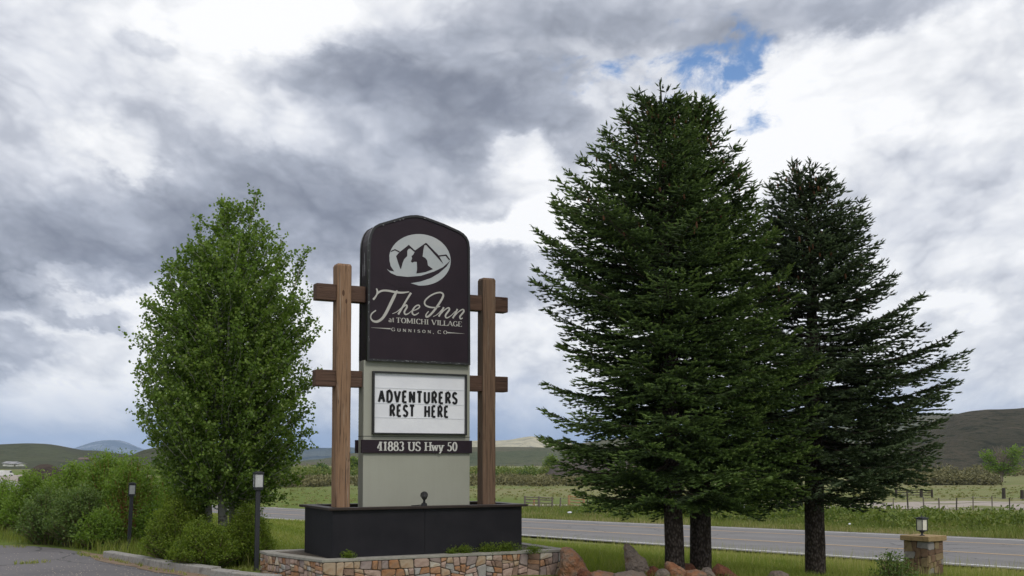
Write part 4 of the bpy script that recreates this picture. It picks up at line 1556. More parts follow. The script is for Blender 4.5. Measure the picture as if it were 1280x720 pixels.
# kerb stones
kr = random.Random(3)
kpts = [(128, 697.5), (160, 703.5), (191, 709.6), (228, 715.5), (264, 720.2)]
kpts2 = [(262, 722.5), (288, 725.5), (312, 728.0), (342, 730.5)]
kerb = empty('kerb', (0, 0, 0), 'pale concrete kerb edging the parking lot below the shrubs', 'kerb')
for seq, wd in ((kpts, .16), (kpts2, .16)):
    P = []
    for (px, py) in seq:
        q = on_ground(px, py)
        P.append(Vector((q.x, q.y, 0)))
    for a, b in zip(P[:-1], P[1:]):
        d = (b - a).normalized()
        nr = Vector((-d.y, d.x, 0))
        if nr.y < 0: nr = -nr
        g0 = a + d * .006
        g1 = b - d * .006
        m = MB()
        jz = kr.uniform(-.006, .006)
        prof = [(0, -.1), (0.006, .10), (.02, .115), (wd, .118), (wd, -.1)]
        vs = []
        for g in (g0, g1):
            for (o_, z_) in prof:
                vs.append(g + nr * o_ + Vector((0, 0, z_ + (jz if z_ > 0 else 0))))
        k = len(prof)
        fs = [(i, (i + 1) % k, (i + 1) % k + k, i + k) for i in range(k)] + [tuple(range(k)), tuple(range(k, 2 * k))[::-1]]
        m.add(vs, fs)
        m.build('kerb_stone', m_kerb, kerb, bevel=.004)

# ------------------------------------------------------------------ boulders
def boulder(prof, Y, thick, mat, label, seed, name='boulder', rough=.03, group='boulders by the wall and spruces'):
    """prof: outline in pixels at distance Y; an irregular faceted stone of that outline and real thickness"""
    pts = [at(x, y, Y) for x, y in prof]
    c = sum(pts, Vector()) / len(pts)
    zb = min(p.z for p in pts)
    org = Vector((c.x, Y, zb))
    rr = random.Random(seed)
    bm = bmesh.new()
    for p in pts:
        l = p - org
        k = rr.uniform(.25, .5)
        bm.verts.new((l.x, -thick * k, l.z)); bm.verts.new((l.x, thick * k, l.z))
        q = Vector((l.x * .62, 0, (l.z - (c.z - zb)) * .62 + (c.z - zb)))
        bm.verts.new((q.x, -thick * rr.uniform(.45, .62), q.z)); bm.verts.new((q.x, thick * rr.uniform(.45, .62), q.z))
    r = bmesh.ops.convex_hull(bm, input=bm.verts)
    bmesh.ops.delete(bm, geom=list({g for g in r['geom_interior'] + r['geom_unused'] if isinstance(g, bmesh.types.BMVert)}), context='VERTS')
    for _ in range(5):
        le = [e for e in bm.edges if e.calc_length() > .055]
        if not le: break
        bmesh.ops.subdivide_edges(bm, edges=le, cuts=1)
        bmesh.ops.triangulate(bm, faces=bm.faces)
    bmesh.ops.smooth_vert(bm, verts=bm.verts, factor=.35, use_axis_x=True, use_axis_y=True, use_axis_z=True)
    bm.normal_update()
    for v in bm.verts:
        q = v.co * 4.5 + Vector((seed * 3.1, 0, 0))
        d = mnoise.noise(q) + .6 * mnoise.noise(q * 2.7) + .45 * abs(mnoise.noise(q * 6)) * 1.5
        v.co += v.normal * d * rough
    me = bpy.data.meshes.new(name)
    bm.to_mesh(me); bm.free()
    o = link(name, me, mat)
    o.location = org
    return tag(o, label, 'boulder', group)


boulder([(701, 690), (703, 686.5), (709, 685.5), (714, 686.5), (721, 693), (728, 702), (735, 714), (740, 730), (700, 730), (699, 708)], 15.2, .30, m_rock, 'upright orange red boulder leaning at the right end of the stone wall', 1)
boulder([(781, 684), (783, 681.5), (788, 682), (795, 688), (803, 697), (810, 708), (815, 728), (786, 728), (789, 712), (783, 697)], 15.0, .22, m_rockg, 'slanting pointed grey brown boulder slab standing in the grass', 2)
boulder([(832, 705), (835, 702), (842, 702.5), (850, 708), (857, 716), (862, 730), (836, 730), (834, 716)], 14.6, .2, m_rock, 'orange pointed boulder in front of the left spruce trunk', 3)
boulder([(818, 722), (822, 714), (829, 711), (836, 716), (838, 730), (817, 730)], 14.4, .22, m_rockg, 'small rounded grey boulder beside the orange pointed one', 4)
boulder([(736, 717), (750, 715), (768, 718), (775, 730), (734, 730)], 14.9, .4, m_rock, 'flat rusty boulder low in the grass next to the wall boulder', 5)
boulder([(768, 718), (785, 715.5), (805, 717), (815, 730), (766, 730)], 14.5, .4, m_rockg, 'flat pale grey boulder at the foot of the slanting slab', 6)
boulder([(803, 716), (808, 709), (817, 708), (824, 713), (826, 730), (802, 730)], 15.0, .3, m_rockr, 'dark red boulder between the slanting slab and the spruces', 7)
boulder([(858, 716), (868, 714), (880, 716), (886, 730), (857, 730)], 14.5, .3, m_rock, 'rusty flat boulder between the two spruce trunks', 8)
boulder([(875, 718), (880, 711), (886, 710), (892, 718), (893, 730), (874, 730)], 14.6, .22, m_rockg, 'small pale pointed boulder at the foot of the darker trunk', 9)
boulder([(888, 716), (892, 709), (898, 706.5), (905, 709), (909, 717), (920, 722), (922, 730), (889, 730)], 15.0, .3, m_rockr, 'dark red knobbly boulder right of the darker trunk', 10)
boulder([(848, 714), (855, 707), (864, 706), (870, 713), (872, 730), (846, 730)], 15.6, .3, m_rockr, 'dark red boulder behind, between the spruce trunks', 11)
boulder([(960, 722), (966, 716), (976, 715.5), (984, 719), (988, 730), (958, 730)], 15.2, .3, m_rockg, 'half buried brown boulder left of the third spruce trunk', 12)
boulder([(722, 716), (727, 712), (735, 713), (740, 719), (741, 730), (720, 730)], 14.7, .3, m_rockr, 'low red brown rock behind the leaning wall boulder', 13)

# ------------------------------------------------------------------ foliage engines
def frames(d):
    d = d / np.linalg.norm(d, axis=1, keepdims=True)
    ref = np.where(np.abs(d[:, 2:3]) < .9, np.array([[0, 0, 1.]]), np.array([[1., 0, 0]]))
    a = np.cross(d, ref)
    a /= np.linalg.norm(a, axis=1, keepdims=True)
    b = np.cross(a, d)
    return d, a, b


def shoots_mesh(name, P, D, Ln, T, rng, nn=9, nl=.030, nw=.0125, core=.014):
    """needle shoots: crossed core blades and a spiral of flat needles"""
    P, D, Ln, T = map(np.asarray, (P, D, Ln, T))
    n = len(P)
    d, a, b = frames(D)
    L = Ln[:, None]
    V, Tt, tri = [], [], []
    # core: two crossed triangles pairs
    base = P
    tip = P + d * L
    midp = P + d * L * .35
    cv = np.stack([base, midp + a * core, tip, midp - a * core, midp + b * core, midp - b * core], 1)   # n,6,3
    V.append(cv.reshape(-1, 3))
    Tt.append(np.repeat(T, 6))
    k = np.arange(n)[:, None] * 6
    tri.append(np.concatenate([k + np.array([[0, 1, 2]]), k + np.array([[0, 2, 3]]), k + np.array([[0, 4, 2]]), k + np.array([[0, 2, 5]])]))
    off = n * 6
    ph = rng.uniform(0, 6.28, n)
    for i in range(nn):
        f = (i + .6) / nn
        ang = (ph + i * 2.4)[:, None]
        rad = a * np.cos(ang) + b * np.sin(ang)
        tan = -a * np.sin(ang) + b * np.cos(ang)
        root = P + d * L * f
        sc_ = nl * (1.1 - .45 * f) * rng.uniform(.8, 1.2, n)[:, None]
        tp = root + (d * .62 + rad * .8) * sc_
        w = tan * nw * .5
        V.append(np.stack([root - w, root + w, tp], 1).reshape(-1, 3))
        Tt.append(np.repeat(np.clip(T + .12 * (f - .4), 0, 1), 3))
        tri.append(np.arange(n * 3).reshape(-1, 3) + off)
        off += n * 3
    return np_mesh(name, np.concatenate(V), np.concatenate(tri), np.concatenate(Tt))


def leaves_mesh(name, P, N_, U, S, T, shape='round'):
    """leaf blades: P centre/base, N_ normal, U direction, S size"""
    P, N_, U, S, T = map(np.asarray, (P, N_, U, S, T))
    n = len(P)
    U = U / np.linalg.norm(U, axis=1, keepdims=True)
    W = np.cross(U, N_)
    W /= (np.linalg.norm(W, axis=1, keepdims=True) + 1e-9)
    Nn = np.cross(W, U)
    if shape == 'round':
        prof = [(0, 0, 0), (.35, .48, .06), (.75, .38, .03), (1.05, 0, -.05), (.75, -.38, .03), (.35, -.48, .06)]
        tr = [(0, 1, 5), (1, 2, 5), (2, 4, 5), (2, 3, 4)]
    elif shape == 'willow':
        prof = [(0, 0, 0), (.45, .21, .03), (1.0, 0, -.12), (.45, -.21, .03)]
        tr = [(0, 1, 2), (0, 2, 3)]
    elif shape == 'narrow':
        prof = [(0, 0, 0), (.45, .15, .03), (1.0, 0, -.12), (.45, -.15, .03)]
        tr = [(0, 1, 2), (0, 2, 3)]
    else:
        prof = [(0, 0, 0), (.45, .30, .03), (1.0, 0, -.06), (.45, -.30, .03)]
        tr = [(0, 1, 2), (0, 2, 3)]
    vs = np.stack([P + (U * x + W * y + Nn * z) * S[:, None] for x, y, z in prof], 1).reshape(-1, 3)
    k = np.arange(n)[:, None] * len(prof)
    tri = np.concatenate([k + np.array([t]) for t in tr])
    return np_mesh(name, vs, tri, np.repeat(T, len(prof)))


def interp_prof(prof, z):
    zs = [p[0] for p in prof]; rs = [p[1] for p in prof]
    return float(np.interp(z, zs, rs))


def trunk_mesh(pts, rads, n=14, amp=.06, seed=0, knobs=0):
    m = MB()
    P = []
    Rr = []
    N_ = 46
    for i in range(N_ + 1):
        f = i / N_ * (len(pts) - 1)
        k = min(int(f), len(pts) - 2)
        t = f - k
        P.append(Vector(pts[k]).lerp(Vector(pts[k + 1]), t)); Rr.append(rads[k] * (1 - t) + rads[k + 1] * t)
    for i, (p, r) in enumerate(zip(P, Rr)):
        for j in range(n):
            a = 2 * math.pi * j / n
            q = Vector((math.cos(a), math.sin(a), 0))
            nz = mnoise.noise(Vector((q.x * 2 + seed, q.y * 2, p.z * 2.5))) + .6 * mnoise.noise(Vector((q.x * 5 + seed, q.y * 5, p.z * 9)))
            fl = 1 + .35 * max(0, 1 - i / 5) ** 2
            m.v.append(tuple(p + q * r * fl * (1 + amp * nz)))
    for i in range(N_):
        for j in range(n):
            j2 = (j + 1) % n
            m.f.append((i * n + j, i * n + j2, (i + 1) * n + j2, (i + 1) * n + j))
    return m


def spruce(name, label, base, tops, profL, profR, zlow, seed, needle, rad, whorl=.34, group='spruce trees by the highway', depth_r=.85, trunk_pts=None, tmean=.42, dens=1.0, side_bias=None):
    """tops: list of (point, radius scale) - leaders; prof: (z, radius)"""
    rng = np.random.default_rng(seed)
    rr = random.Random(seed)
    t = empty(name, base, label, 'tree', group)
    B = Vector(base)
    top = Vector(tops[0])
    H = top.z - B.z
    z_b = B.z - .25
    ax = lambda z: B.lerp(top, max(0, (z - B.z)) / H) - B
    pts = [Vector((0, 0, -.3))] + [ax(B.z + H * f) for f in (.0, .1, .25, .45, .7, .9, .985)]
    m = trunk_mesh(pts, [rad * 1.12, rad * 1.06, rad, rad * .93, rad * .74, rad * .42, rad * .15, .008], seed=seed)
    m.build('trunk', m_bark, t, smooth=True)
    SP, SD, SL, ST = [], [], [], []
    limbs = MB()
    cones = []

    def add_shoot(p, d, l, tint):
        SP.append((p.x, p.y, p.z)); SD.append((d.x, d.y, d.z)); SL.append(l); ST.append(tint)

    def branch(za, az, L, zt, rel, bt):
        """branch from the trunk at height za to tip (az, L, zt)"""
        a0 = ax(za); a0.z = za - B.z
        dirh = Vector((math.sin(az), math.cos(az), 0))
        side = Vector((dirh.y, -dirh.x, 0))
        wob = rr.uniform(-.12, .12) * L
        sag = (.20 if rel < .75 else .06) * L
        def pt(q):
            p = a0 + dirh * (L * q) + side * (wob * q * (1 - q) * 2)
            p.z = a0.z + (zt - za) * q - sag * 4 * q * (1 - q) * .45 + .02 * L * q ** 4
            return p
        nseg = max(3, int(L / .25))
        rb = .007 + .011 * L
        limbs.tube([pt(i / nseg) for i in range(nseg + 1)], [rb * (1 - .85 * i / nseg) for i in range(nseg + 1)], 4, caps=False)
        step = .088 / dens
        nst = max(2, int(L / step))
        for i in range(nst + 1):
            q = (i + rr.uniform(-.3, .3)) / nst
            q = min(max(q, .03), 1)
            if q * L < .14 and L > .5: continue
            p = pt(q)
            fw = (pt(min(q + .03, 1.03)) - pt(q - .03)).normalized()
            # needles along the axis itself
            add_shoot(p, (fw + Vector((rr.uniform(-.2, .2), rr.uniform(-.2, .2), rr.uniform(.0, .4)))).normalized(), .10, min(1, bt + .25 * q * rr.random()))
            rem = (1 - q) * L
            ll = min(.70, .15 + .75 * rem) * rr.uniform(.75, 1.25)
            if q < .35: ll *= .35 + q * 1.8
            for sgn in (-1, 1):
                if rr.random() < .20: continue
                sp_ = rr.uniform(.75, 1.15)
                dr = (fw * .80 + side * sgn * sp_ + Vector((0, 0, rr.uniform(-.10, .02)))).normalized()
                n2 = max(1, int(ll / .062))
                for j in range(n2 + 1):
                    s_ = j / n2
                    drp = -.16 * ll * s_ * s_
                    pp = p + dr * (ll * s_)
                    pp.z += drp
                    tn = bt + rr.uniform(-.12, .12) + .60 * s_ * q - .20 + .15 * (q - .5)  # tint rises to the tips: paler new growth plus painted light from above
                    if j == n2:
                        add_shoot(pp, (dr + Vector((rr.uniform(-.2, .2), rr.uniform(-.2, .2), rr.uniform(-.05, .35)))).normalized(), rr.uniform(.075, .12), tn + .12)
                    else:
                        sd2 = (-1) ** j
                        d2 = (dr * .7 + dr.cross(Vector((0, 0, 1))).normalized() * sd2 * .7 + Vector((0, 0, rr.uniform(-.22, .10)))).normalized()
                        add_shoot(pp, d2, rr.uniform(.075, .125) * (1 + .5 * (1 - s_)), tn)
        # terminal
        tp = pt(1)
        for k in range(3):
            add_shoot(tp, ((pt(1) - pt(.9)).normalized() + Vector((rr.uniform(-.5, .5), rr.uniform(-.5, .5), rr.uniform(-.15, .3)))).normalized(), .11, min(1, bt + .3))
        if rel > .68:
            for k in range(rr.choice((0, 1, 1, 2))):
                q = rr.uniform(.45, .98)
                cones.append(pt(q))

    def Rad(z, az):
        c = math.sin(az)      # +1 right, -1 left
        rl, r_ = interp_prof(profL, z), interp_prof(profR, z)
        sidew = abs(c)
        s = r_ if c > 0 else rl
        av = (rl + r_) / 2 * depth_r
        return s * sidew ** .8 + av * (1 - sidew ** .8)

    z = zlow
    k = 0
    ga = rr.uniform(0, 6)
    while z < top.z - .10:
        rel = (z - B.z) / H
        rmean = Rad(z, 0)
        nb = 7 if rmean > .5 else (6 if rmean > .25 else 4)
        if rel < .6 and rmean > 1.2: nb = 9
        for i in range(nb):
            az = ga + i * 2 * math.pi / nb + rr.uniform(-.35, .35)
            zt = z + rr.gauss(0, .045)
            Lr = .97 * Rad(zt, az) * rr.choice((rr.uniform(.55, .85), rr.uniform(.75, .95), rr.uniform(.86, 1.0), rr.uniform(.95, 1.08)))
            slope = np.interp(rel, [0, .2, .45, .7, .85, 1], [-.16, -.10, .04, .28, .70, 1.1])
            za = min(zt - Lr * slope, top.z - .05)
            bt = tmean + rr.uniform(-.2, .2)
            if Lr > .07: branch(za, az, Lr, zt, rel, bt)
        for i in range(nb - 4):       # shorter inner branches between the tiers
            az = rr.uniform(0, 6.28)
            zt = z + whorl * rr.uniform(.3, .7)
            Lr = Rad(zt, az) * rr.uniform(.40, .72)
            slope = np.interp(rel, [0, .2, .45, .7, .85, 1], [-.05, .05, .18, .45, .8, 1.1])
            if Lr > .1: branch(min(zt - Lr * slope, top.z - .05), az, Lr, zt, rel, tmean + rr.uniform(-.22, .02))
        if rr.random() < .9:
            for az in (-math.pi / 2 + rr.uniform(-.3, .3), math.pi / 2 + rr.uniform(-.3, .3)):
                zt = z + rr.uniform(-.10, .10)
                Lr = Rad(zt, az) * rr.uniform(.90, 1.03)
                slope = np.interp(rel, [0, .2, .45, .7, .85, 1], [-.10, .0, .14, .38, .75, 1.1])
                if Lr > .1: branch(min(zt - Lr * slope, top.z - .05), az, Lr, zt, rel, tmean + rr.uniform(-.1, .2))
        ga += 2.399 / 1.7
        z += whorl * rr.uniform(.8, 1.2) * float(np.interp(rel, [.5, .8], [1, .55]))
        k += 1
    # leaders
    for li, tp in enumerate(tops):
        tp = Vector(tp) - B
        z0 = .75 if li else 1.0
        if li:
            st = ax(top.z - .62); st.z = top.z - .75 - B.z
            limbs.tube([st, st.lerp(tp, .5) + Vector((0, 0, -.04)), tp], [.02, .014, .004], 5, caps=False)
            for j in range(26):
                f = .25 + .75 * j / 26
                p = st.lerp(tp, f)
                for kk in range(2):
                    a_ = rr.uniform(0, 6.28)
                    ln = (1 - f) * .30 + .04
                    dr = Vector((math.cos(a_), math.sin(a_), .9)).normalized()
                    for jj in range(max(1, int(ln / .06)) + 1):
                        add_shoot(p + dr * ln * jj / max(1, int(ln / .06)), (dr + Vector((rr.uniform(-.6, .6), rr.uniform(-.6, .6), .2))).normalized(), .085, tmean + rr.uniform(-.2, .2))
                if rr.random() < .5: cones.append(p + dr * ln * .7)
            add_shoot(tp, Vector((0, 0, 1)), .12, .6)
        else:
            for j in range(14):
                add_shoot(tp + Vector((0, 0, -.035 * j)), Vector((rr.uniform(-.5, .5), rr.uniform(-.5, .5), 1.2)).normalized(), .09, .5)
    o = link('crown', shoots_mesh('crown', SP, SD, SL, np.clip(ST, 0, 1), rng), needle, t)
    tag(limbs.build('branches', m_twig, t), kind='stuff')
    # hanging cones
    cm = MB()
    for p in cones:
        L_ = rr.uniform(.06, .10)
        p = p + Vector((rr.uniform(-.05, .05), rr.uniform(-.05, .05), -.02))
        cm.tube([p, p + Vector((0, 0, -L_ * .3)), p + Vector((.004, 0, -L_ * .7)), p + Vector((.006, 0, -L_))], [.007, .015, .014, .004], 5, caps=False)
    if cones: tag(cm.build('cones', m_cone, t), kind='stuff')
    return t, len(SP)


def px_prof(axis_px, lst, Y, side):
    out = []
    for (py, ext) in lst:
        z = at(640, py, Y).z
        r = (ext - axis_px) * Y / F * (1 if side > 0 else -1)
        out.append((z, max(.03, r)))
    return sorted(out)


def gpt(px, Y):
    p = at(px, 700, Y)
    return Vector((p.x, p.y, gzf(p.x, p.y) - .02))


tot = 0
Y1 = 15.3
b1 = gpt(844, Y1); b1.z -= .02
tops1 = [at(826, 104, Y1), at(806, 124, Y1), at(848, 128, Y1 + .1)]
pL = px_prof(835, [(104, 828), (125, 800), (150, 776), (165, 762), (195, 742), (215, 716), (240, 690), (262, 682), (300, 672), (345, 674), (378, 668), (420, 688), (455, 700), (480, 686), (520, 674), (560, 678), (600, 694), (625, 720), (640, 745)], Y1, -1)
pR = px_prof(835, [(104, 832), (130, 862), (180, 872), (260, 905), (380, 930), (500, 948), (600, 955), (640, 930)], Y1, 1)
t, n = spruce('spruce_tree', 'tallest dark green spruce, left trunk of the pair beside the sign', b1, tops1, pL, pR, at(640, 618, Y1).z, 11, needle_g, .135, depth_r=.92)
tot += n
Y2 = 15.9
b2 = gpt(876, Y2); b2.z -= .02
tops2 = [at(870, 120, Y2), at(888, 134, Y2), at(858, 132, Y2)]
pR2 = px_prof(874, [(118, 876), (140, 898), (165, 905), (190, 926), (235, 938), (255, 948), (300, 968), (340, 985), (380, 998), (430, 1005), (455, 1030), (480, 1020), (540, 1015), (580, 1012), (610, 1010), (640, 985)], Y2, 1)
pL2 = px_prof(874, [(118, 870), (160, 850), (240, 820), (380, 790), (500, 770), (600, 765), (640, 790)], Y2, -1)
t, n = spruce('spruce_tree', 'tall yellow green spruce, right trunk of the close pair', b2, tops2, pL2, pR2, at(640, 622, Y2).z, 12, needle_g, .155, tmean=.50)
tot += n
Y3 = 16.8
b3 = gpt(1019, Y3); b3.z -= .05
tops3 = [at(1012, 201, Y3), at(990, 204, Y3), at(1026, 226, Y3)]
pR3 = px_prof(1016, [(200, 1016), (215, 1034), (235, 1046), (258, 1078), (290, 1086), (322, 1098), (335, 1108), (372, 1130), (392, 1150), (405, 1172), (440, 1188), (458, 1198), (500, 1186), (530, 1180), (570, 1168), (590, 1145), (620, 1115), (640, 1090)], Y3, 1)
pL3 = px_prof(1016, [(200, 1006), (225, 978), (250, 955), (300, 925), (400, 905), (500, 905), (600, 900), (640, 930)], Y3, -1)
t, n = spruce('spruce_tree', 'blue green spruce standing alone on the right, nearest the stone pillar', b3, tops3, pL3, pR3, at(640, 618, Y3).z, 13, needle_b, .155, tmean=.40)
tot += n
print('shoots', tot)


# ------------------------------------------------------------------ broadleaf tree and shrubs
def twig_leaves(acc, path, rr, q0, step, tl, nleaf, size, up=.3, spread=1.0, tint=0.0, droop=0.0, leafdir='out', grad=None):
    """append leaves on twigs along a polyline path (list of Vectors)"""
    L = sum((path[i + 1] - path[i]).length for i in range(len(path) - 1))
    n = max(2, int(L * (1 - q0) / step))
    for i in range(n + 1):
        f = (q0 + (1 - q0) * (i + rr.uniform(-.4, .4)) / n)
        f = min(max(f, 0), 1)
        g = f * (len(path) - 1)
        k = min(int(g), len(path) - 2)
        p = path[k].lerp(path[k + 1], g - k)
        ax_ = (path[k + 1] - path[k]).normalized()
        d = Vector((rr.gauss(0, 1), rr.gauss(0, 1), rr.gauss(0, .7))).normalized() * spread + ax_ * .5 + Vector((0, 0, up))
        d.normalize()
        l = tl * rr.uniform(.4, 1.2)
        cl = rr.uniform(-.16, .16)
        for j in range(nleaf):
            s = (j + rr.random()) / nleaf
            pp = p + d * (l * s) + Vector((rr.gauss(0, 1), rr.gauss(0, 1), rr.gauss(0, 1))) * size * .55
            u = (d * .6 + Vector((rr.gauss(0, .7), rr.gauss(0, .7), rr.gauss(0, .5) - droop)))
            nn = Vector((rr.gauss(0, .8), rr.gauss(0, .8), rr.gauss(.5, .6)))
            acc[0].append(tuple(pp)); acc[1].append(tuple(nn)); acc[2].append(tuple(u)); acc[3].append(size * rr.uniform(.65, 1.2))
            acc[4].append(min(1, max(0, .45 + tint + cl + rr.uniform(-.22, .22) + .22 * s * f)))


def aspen():
    rr = random.Random(5)
    Y = 17.0
    cx = 283
    b = gpt(270, Y)
    t = empty('aspen_tree', b, 'broad bright green aspen with pale trunks, left of the sign', 'tree')
    S = lambda lst, side: px_prof(cx, lst, Y, side)
    pl = S([(252, 280), (266, 274), (286, 258), (314, 232), (336, 212), (358, 200), (378, 184), (405, 178), (430, 170), (470, 176), (500, 168), (528, 162), (560, 190), (590, 196), (615, 212), (640, 238)], -1)
    pr = S([(252, 318), (270, 330), (300, 346), (322, 366), (345, 384), (372, 396), (400, 396), (440, 394), (470, 402), (505, 396), (540, 394), (575, 388), (600, 384), (618, 370), (640, 330)], 1)
    stems = []
    bx = [(-.10, .0, at(258, 600, Y)), (.12, .05, at(277, 600, Y)), (.22, .35, at(290, 600, Y + .3))]
    wood = MB()
    tgt = [at(284, 256, Y), at(321, 242, Y), at(352, 300, Y + .6), at(250, 274, Y + .3), at(210, 330, Y), at(382, 314, Y + .2), at(300, 300, Y - 1.0), at(300, 330, Y + 1.2)]
    st0 = [0, 1, 2, 0, 0, 2, 1, 1]
    for i, (tp, k) in enumerate(zip(tgt, st0)):
        p0 = Vector((bx[k][0], bx[k][1], -.1))
        p1 = bx[k][2] - b
        pts = [p0, p1 * .5 + p0 * .5 + Vector((0, 0, 0)), p1]
        e = tp - b
        q = p1.lerp(e, .35) + Vector((rr.uniform(-.1, .1), rr.uniform(-.1, .1), .15))
        q2 = p1.lerp(e, .7) + Vector((rr.uniform(-.1, .1), rr.uniform(-.1, .1), .10))
        pts += [q, q2, e]
        stems.append(pts)
        if i < 3:
            wood2 = MB()
            wood2.tube(pts, [.085, .075, .062, .042, .026, .008], 10, caps=False)
            wood2.build('trunk', m_aspen, t, smooth=True)
        else:
            wood.tube(pts[2:], [.035, .028, .018, .006], 6, caps=False)
    acc = ([], [], [], [], [])
    for pts in stems:
        fine = [pts[2].lerp(pts[3], .6), pts[3], pts[4], pts[5]]
        twig_leaves(acc, fine, rr, .2, .030, .17, 10, .042, up=.7)
    zs = np.linspace(pl[0][0], pl[-1][0], 400)
    wgt = np.array([(interp_prof(pl, z) + interp_prof(pr, z)) for z in zs])
    wgt = wgt / wgt.sum()
    rng = np.random.default_rng(4)
    for z in rng.choice(zs, 780, p=wgt):
        az = rr.uniform(0, 2 * math.pi)
        c = math.sin(az)
        s = interp_prof(pr, z) if c > 0 else interp_prof(pl, z)
        av = (interp_prof(pr, z) + interp_prof(pl, z)) / 2 * .85
        Rr_ = (s * abs(c) ** .8 + av * (1 - abs(c) ** .8)) * rr.choice((rr.uniform(.45, .8), rr.uniform(.75, .96), rr.uniform(.88, 1.0)))
        cxw = at(cx, 400, Y).x - b.x
        tip = Vector((cxw + math.sin(az) * Rr_, math.cos(az) * Rr_, z - b.z))
        za = tip.z - rr.uniform(.45, .95) * Rr_
        za = max(za, 1.05)
        f = (za) / (pl[-1][0] - b.z)
        base_ = Vector((cxw * min(1, f * 2) + math.sin(az) * Rr_ * .15, math.cos(az) * Rr_ * .15, za))
        mid = base_.lerp(tip, .5) + Vector((0, 0, -.06 * Rr_))
        pth = [base_, base_.lerp(mid, .5) + Vector((rr.uniform(-.05, .05), rr.uniform(-.05, .05), 0)), mid, mid.lerp(tip, .5) + Vector((rr.uniform(-.05, .05), rr.uniform(-.05, .05), .02)), tip]
        wood.tube(pth, [.010, .008, .006, .004, .002], 4, caps=False)
        twig_leaves(acc, pth, rr, .30, .058, .22, 12, .042, up=.45, tint=rr.uniform(-.14, .14))
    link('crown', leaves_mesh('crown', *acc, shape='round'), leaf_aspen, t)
    tag(wood.build('branches', m_aspen, t), kind='stuff')
    print('aspen leaves', len(acc[0]))


aspen()


def shrub(name, label, cat, group, px0, px1, ytop, ybase, Y, depth, mat, stemmat, seed, nst, nleaf=5, leaf=.05, shape='oval', step=.07, tl=.12, q0=.15, spread=.35, top_var=.2, bare=0.0, up=.5, ext=None):
    """multi-stemmed shrub filling a pixel extent at distance Y"""
    rr = random.Random(seed)
    xc = (px0 + px1) / 2
    base = at(xc, ybase, Y)
    base.z = max(base.z, gzf(base.x, base.y)) if abs(base.z - gzf(base.x, base.y)) > .4 else gzf(base.x, base.y)
    zt = at(xc, ytop, Y).z
    H = zt - base.z
    W = (px1 - px0) / 2 * Y / F
    t = empty(name, base, label, cat, group)
    acc = ([], [], [], [], [])
    wood = MB()
    for i in range(nst):
        a = rr.uniform(0, 2 * math.pi)
        r = math.sqrt(rr.random())
        tx, ty = math.cos(a) * r * W, math.sin(a) * r * depth
        h = H * (1 - .75 * r ** 2.6) * rr.uniform(1 - top_var, 1.0)
        h = max(h, .12)
        bx_, by_ = tx * spread * rr.uniform(.5, 1.1), ty * spread * rr.uniform(.5, 1.1)
        p0 = Vector((bx_, by_, -.03)); p3 = Vector((tx, ty, h))
        p1 = p0.lerp(p3, .35) + Vector((0, 0, .10 * h)); p2 = p0.lerp(p3, .7) + Vector((rr.uniform(-.04, .04), rr.uniform(-.04, .04), .06 * h))
        path = [p0, p1, p2, p3]
        wood.tube(path, [.010, .008, .006, .002], 4, caps=False)
        q_ = q0 if rr.random() > bare else rr.uniform(.58, .76)
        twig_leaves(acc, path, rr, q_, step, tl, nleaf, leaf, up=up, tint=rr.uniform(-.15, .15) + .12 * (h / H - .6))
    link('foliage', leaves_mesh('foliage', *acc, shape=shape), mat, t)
    tag(wood.build('stems', stemmat, t), kind='stuff')
    return len(acc[0])


GH = 'willow bushes along the parking lot'
nl_ = 0
specs = [
    # px0, px1, ytop, ybase, Y, depth, mat, stem, nst, leaf, label
    (-70, 36, 594, 673, 24.5, 1.0, leaf_willow, m_stem, 230, 'yellow green willow bush at the far left edge'),
    (6, 84, 586, 678, 23.0, 1.0, leaf_willow, m_stem, 230, 'round topped willow bush, second from the left edge'),
    (54, 132, 576, 676, 22.6, 1.0, leaf_willow, m_stem, 250, 'tall willow bush in the middle of the hedge'),
    (88, 180, 562, 668, 22.2, 1.0, leaf_willow, m_stemred, 290, 'tallest feathery willow bush behind the leaning lamp'),
    (120, 210, 572, 676, 20.4, .6, leaf_willow, m_stemred, 190, 'open willow bush showing reddish brown stems behind the leaning lamp'),
    (162, 256, 588, 676, 22.5, .9, leaf_willow, m_stemred, 170, 'willow bush partly hidden behind the aspen crown'),
    (24, 100, 608, 692, 20.8, .7, leaf_willow2, m_stem, 200, 'dark green bush low at the edge of the asphalt, left part'),
    (58, 140, 606, 695, 20.2, .7, leaf_willow2, m_stem, 220, 'dense rounded bush at the asphalt edge where the kerb begins'),
    (98, 162, 640, 693, 19.6, .5, leaf_willow, m_stem, 120, 'small bush just left of the leaning lamp'),
    (164, 222, 630, 692, 20.0, .5, leaf_willow, m_stem, 110, 'small leafy bush right of the leaning lamp'),
]
for i, (a, b, yt, yb, Y, dp, mt, sm, nst, lab) in enumerate(specs):
    bare = .93 if 'reddish' in lab else .05
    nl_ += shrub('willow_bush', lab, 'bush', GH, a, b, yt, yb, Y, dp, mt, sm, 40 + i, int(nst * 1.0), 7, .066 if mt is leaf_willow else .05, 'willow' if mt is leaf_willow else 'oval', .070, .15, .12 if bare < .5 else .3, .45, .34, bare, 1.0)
GJ = 'low shrubs around the aspen trunks'
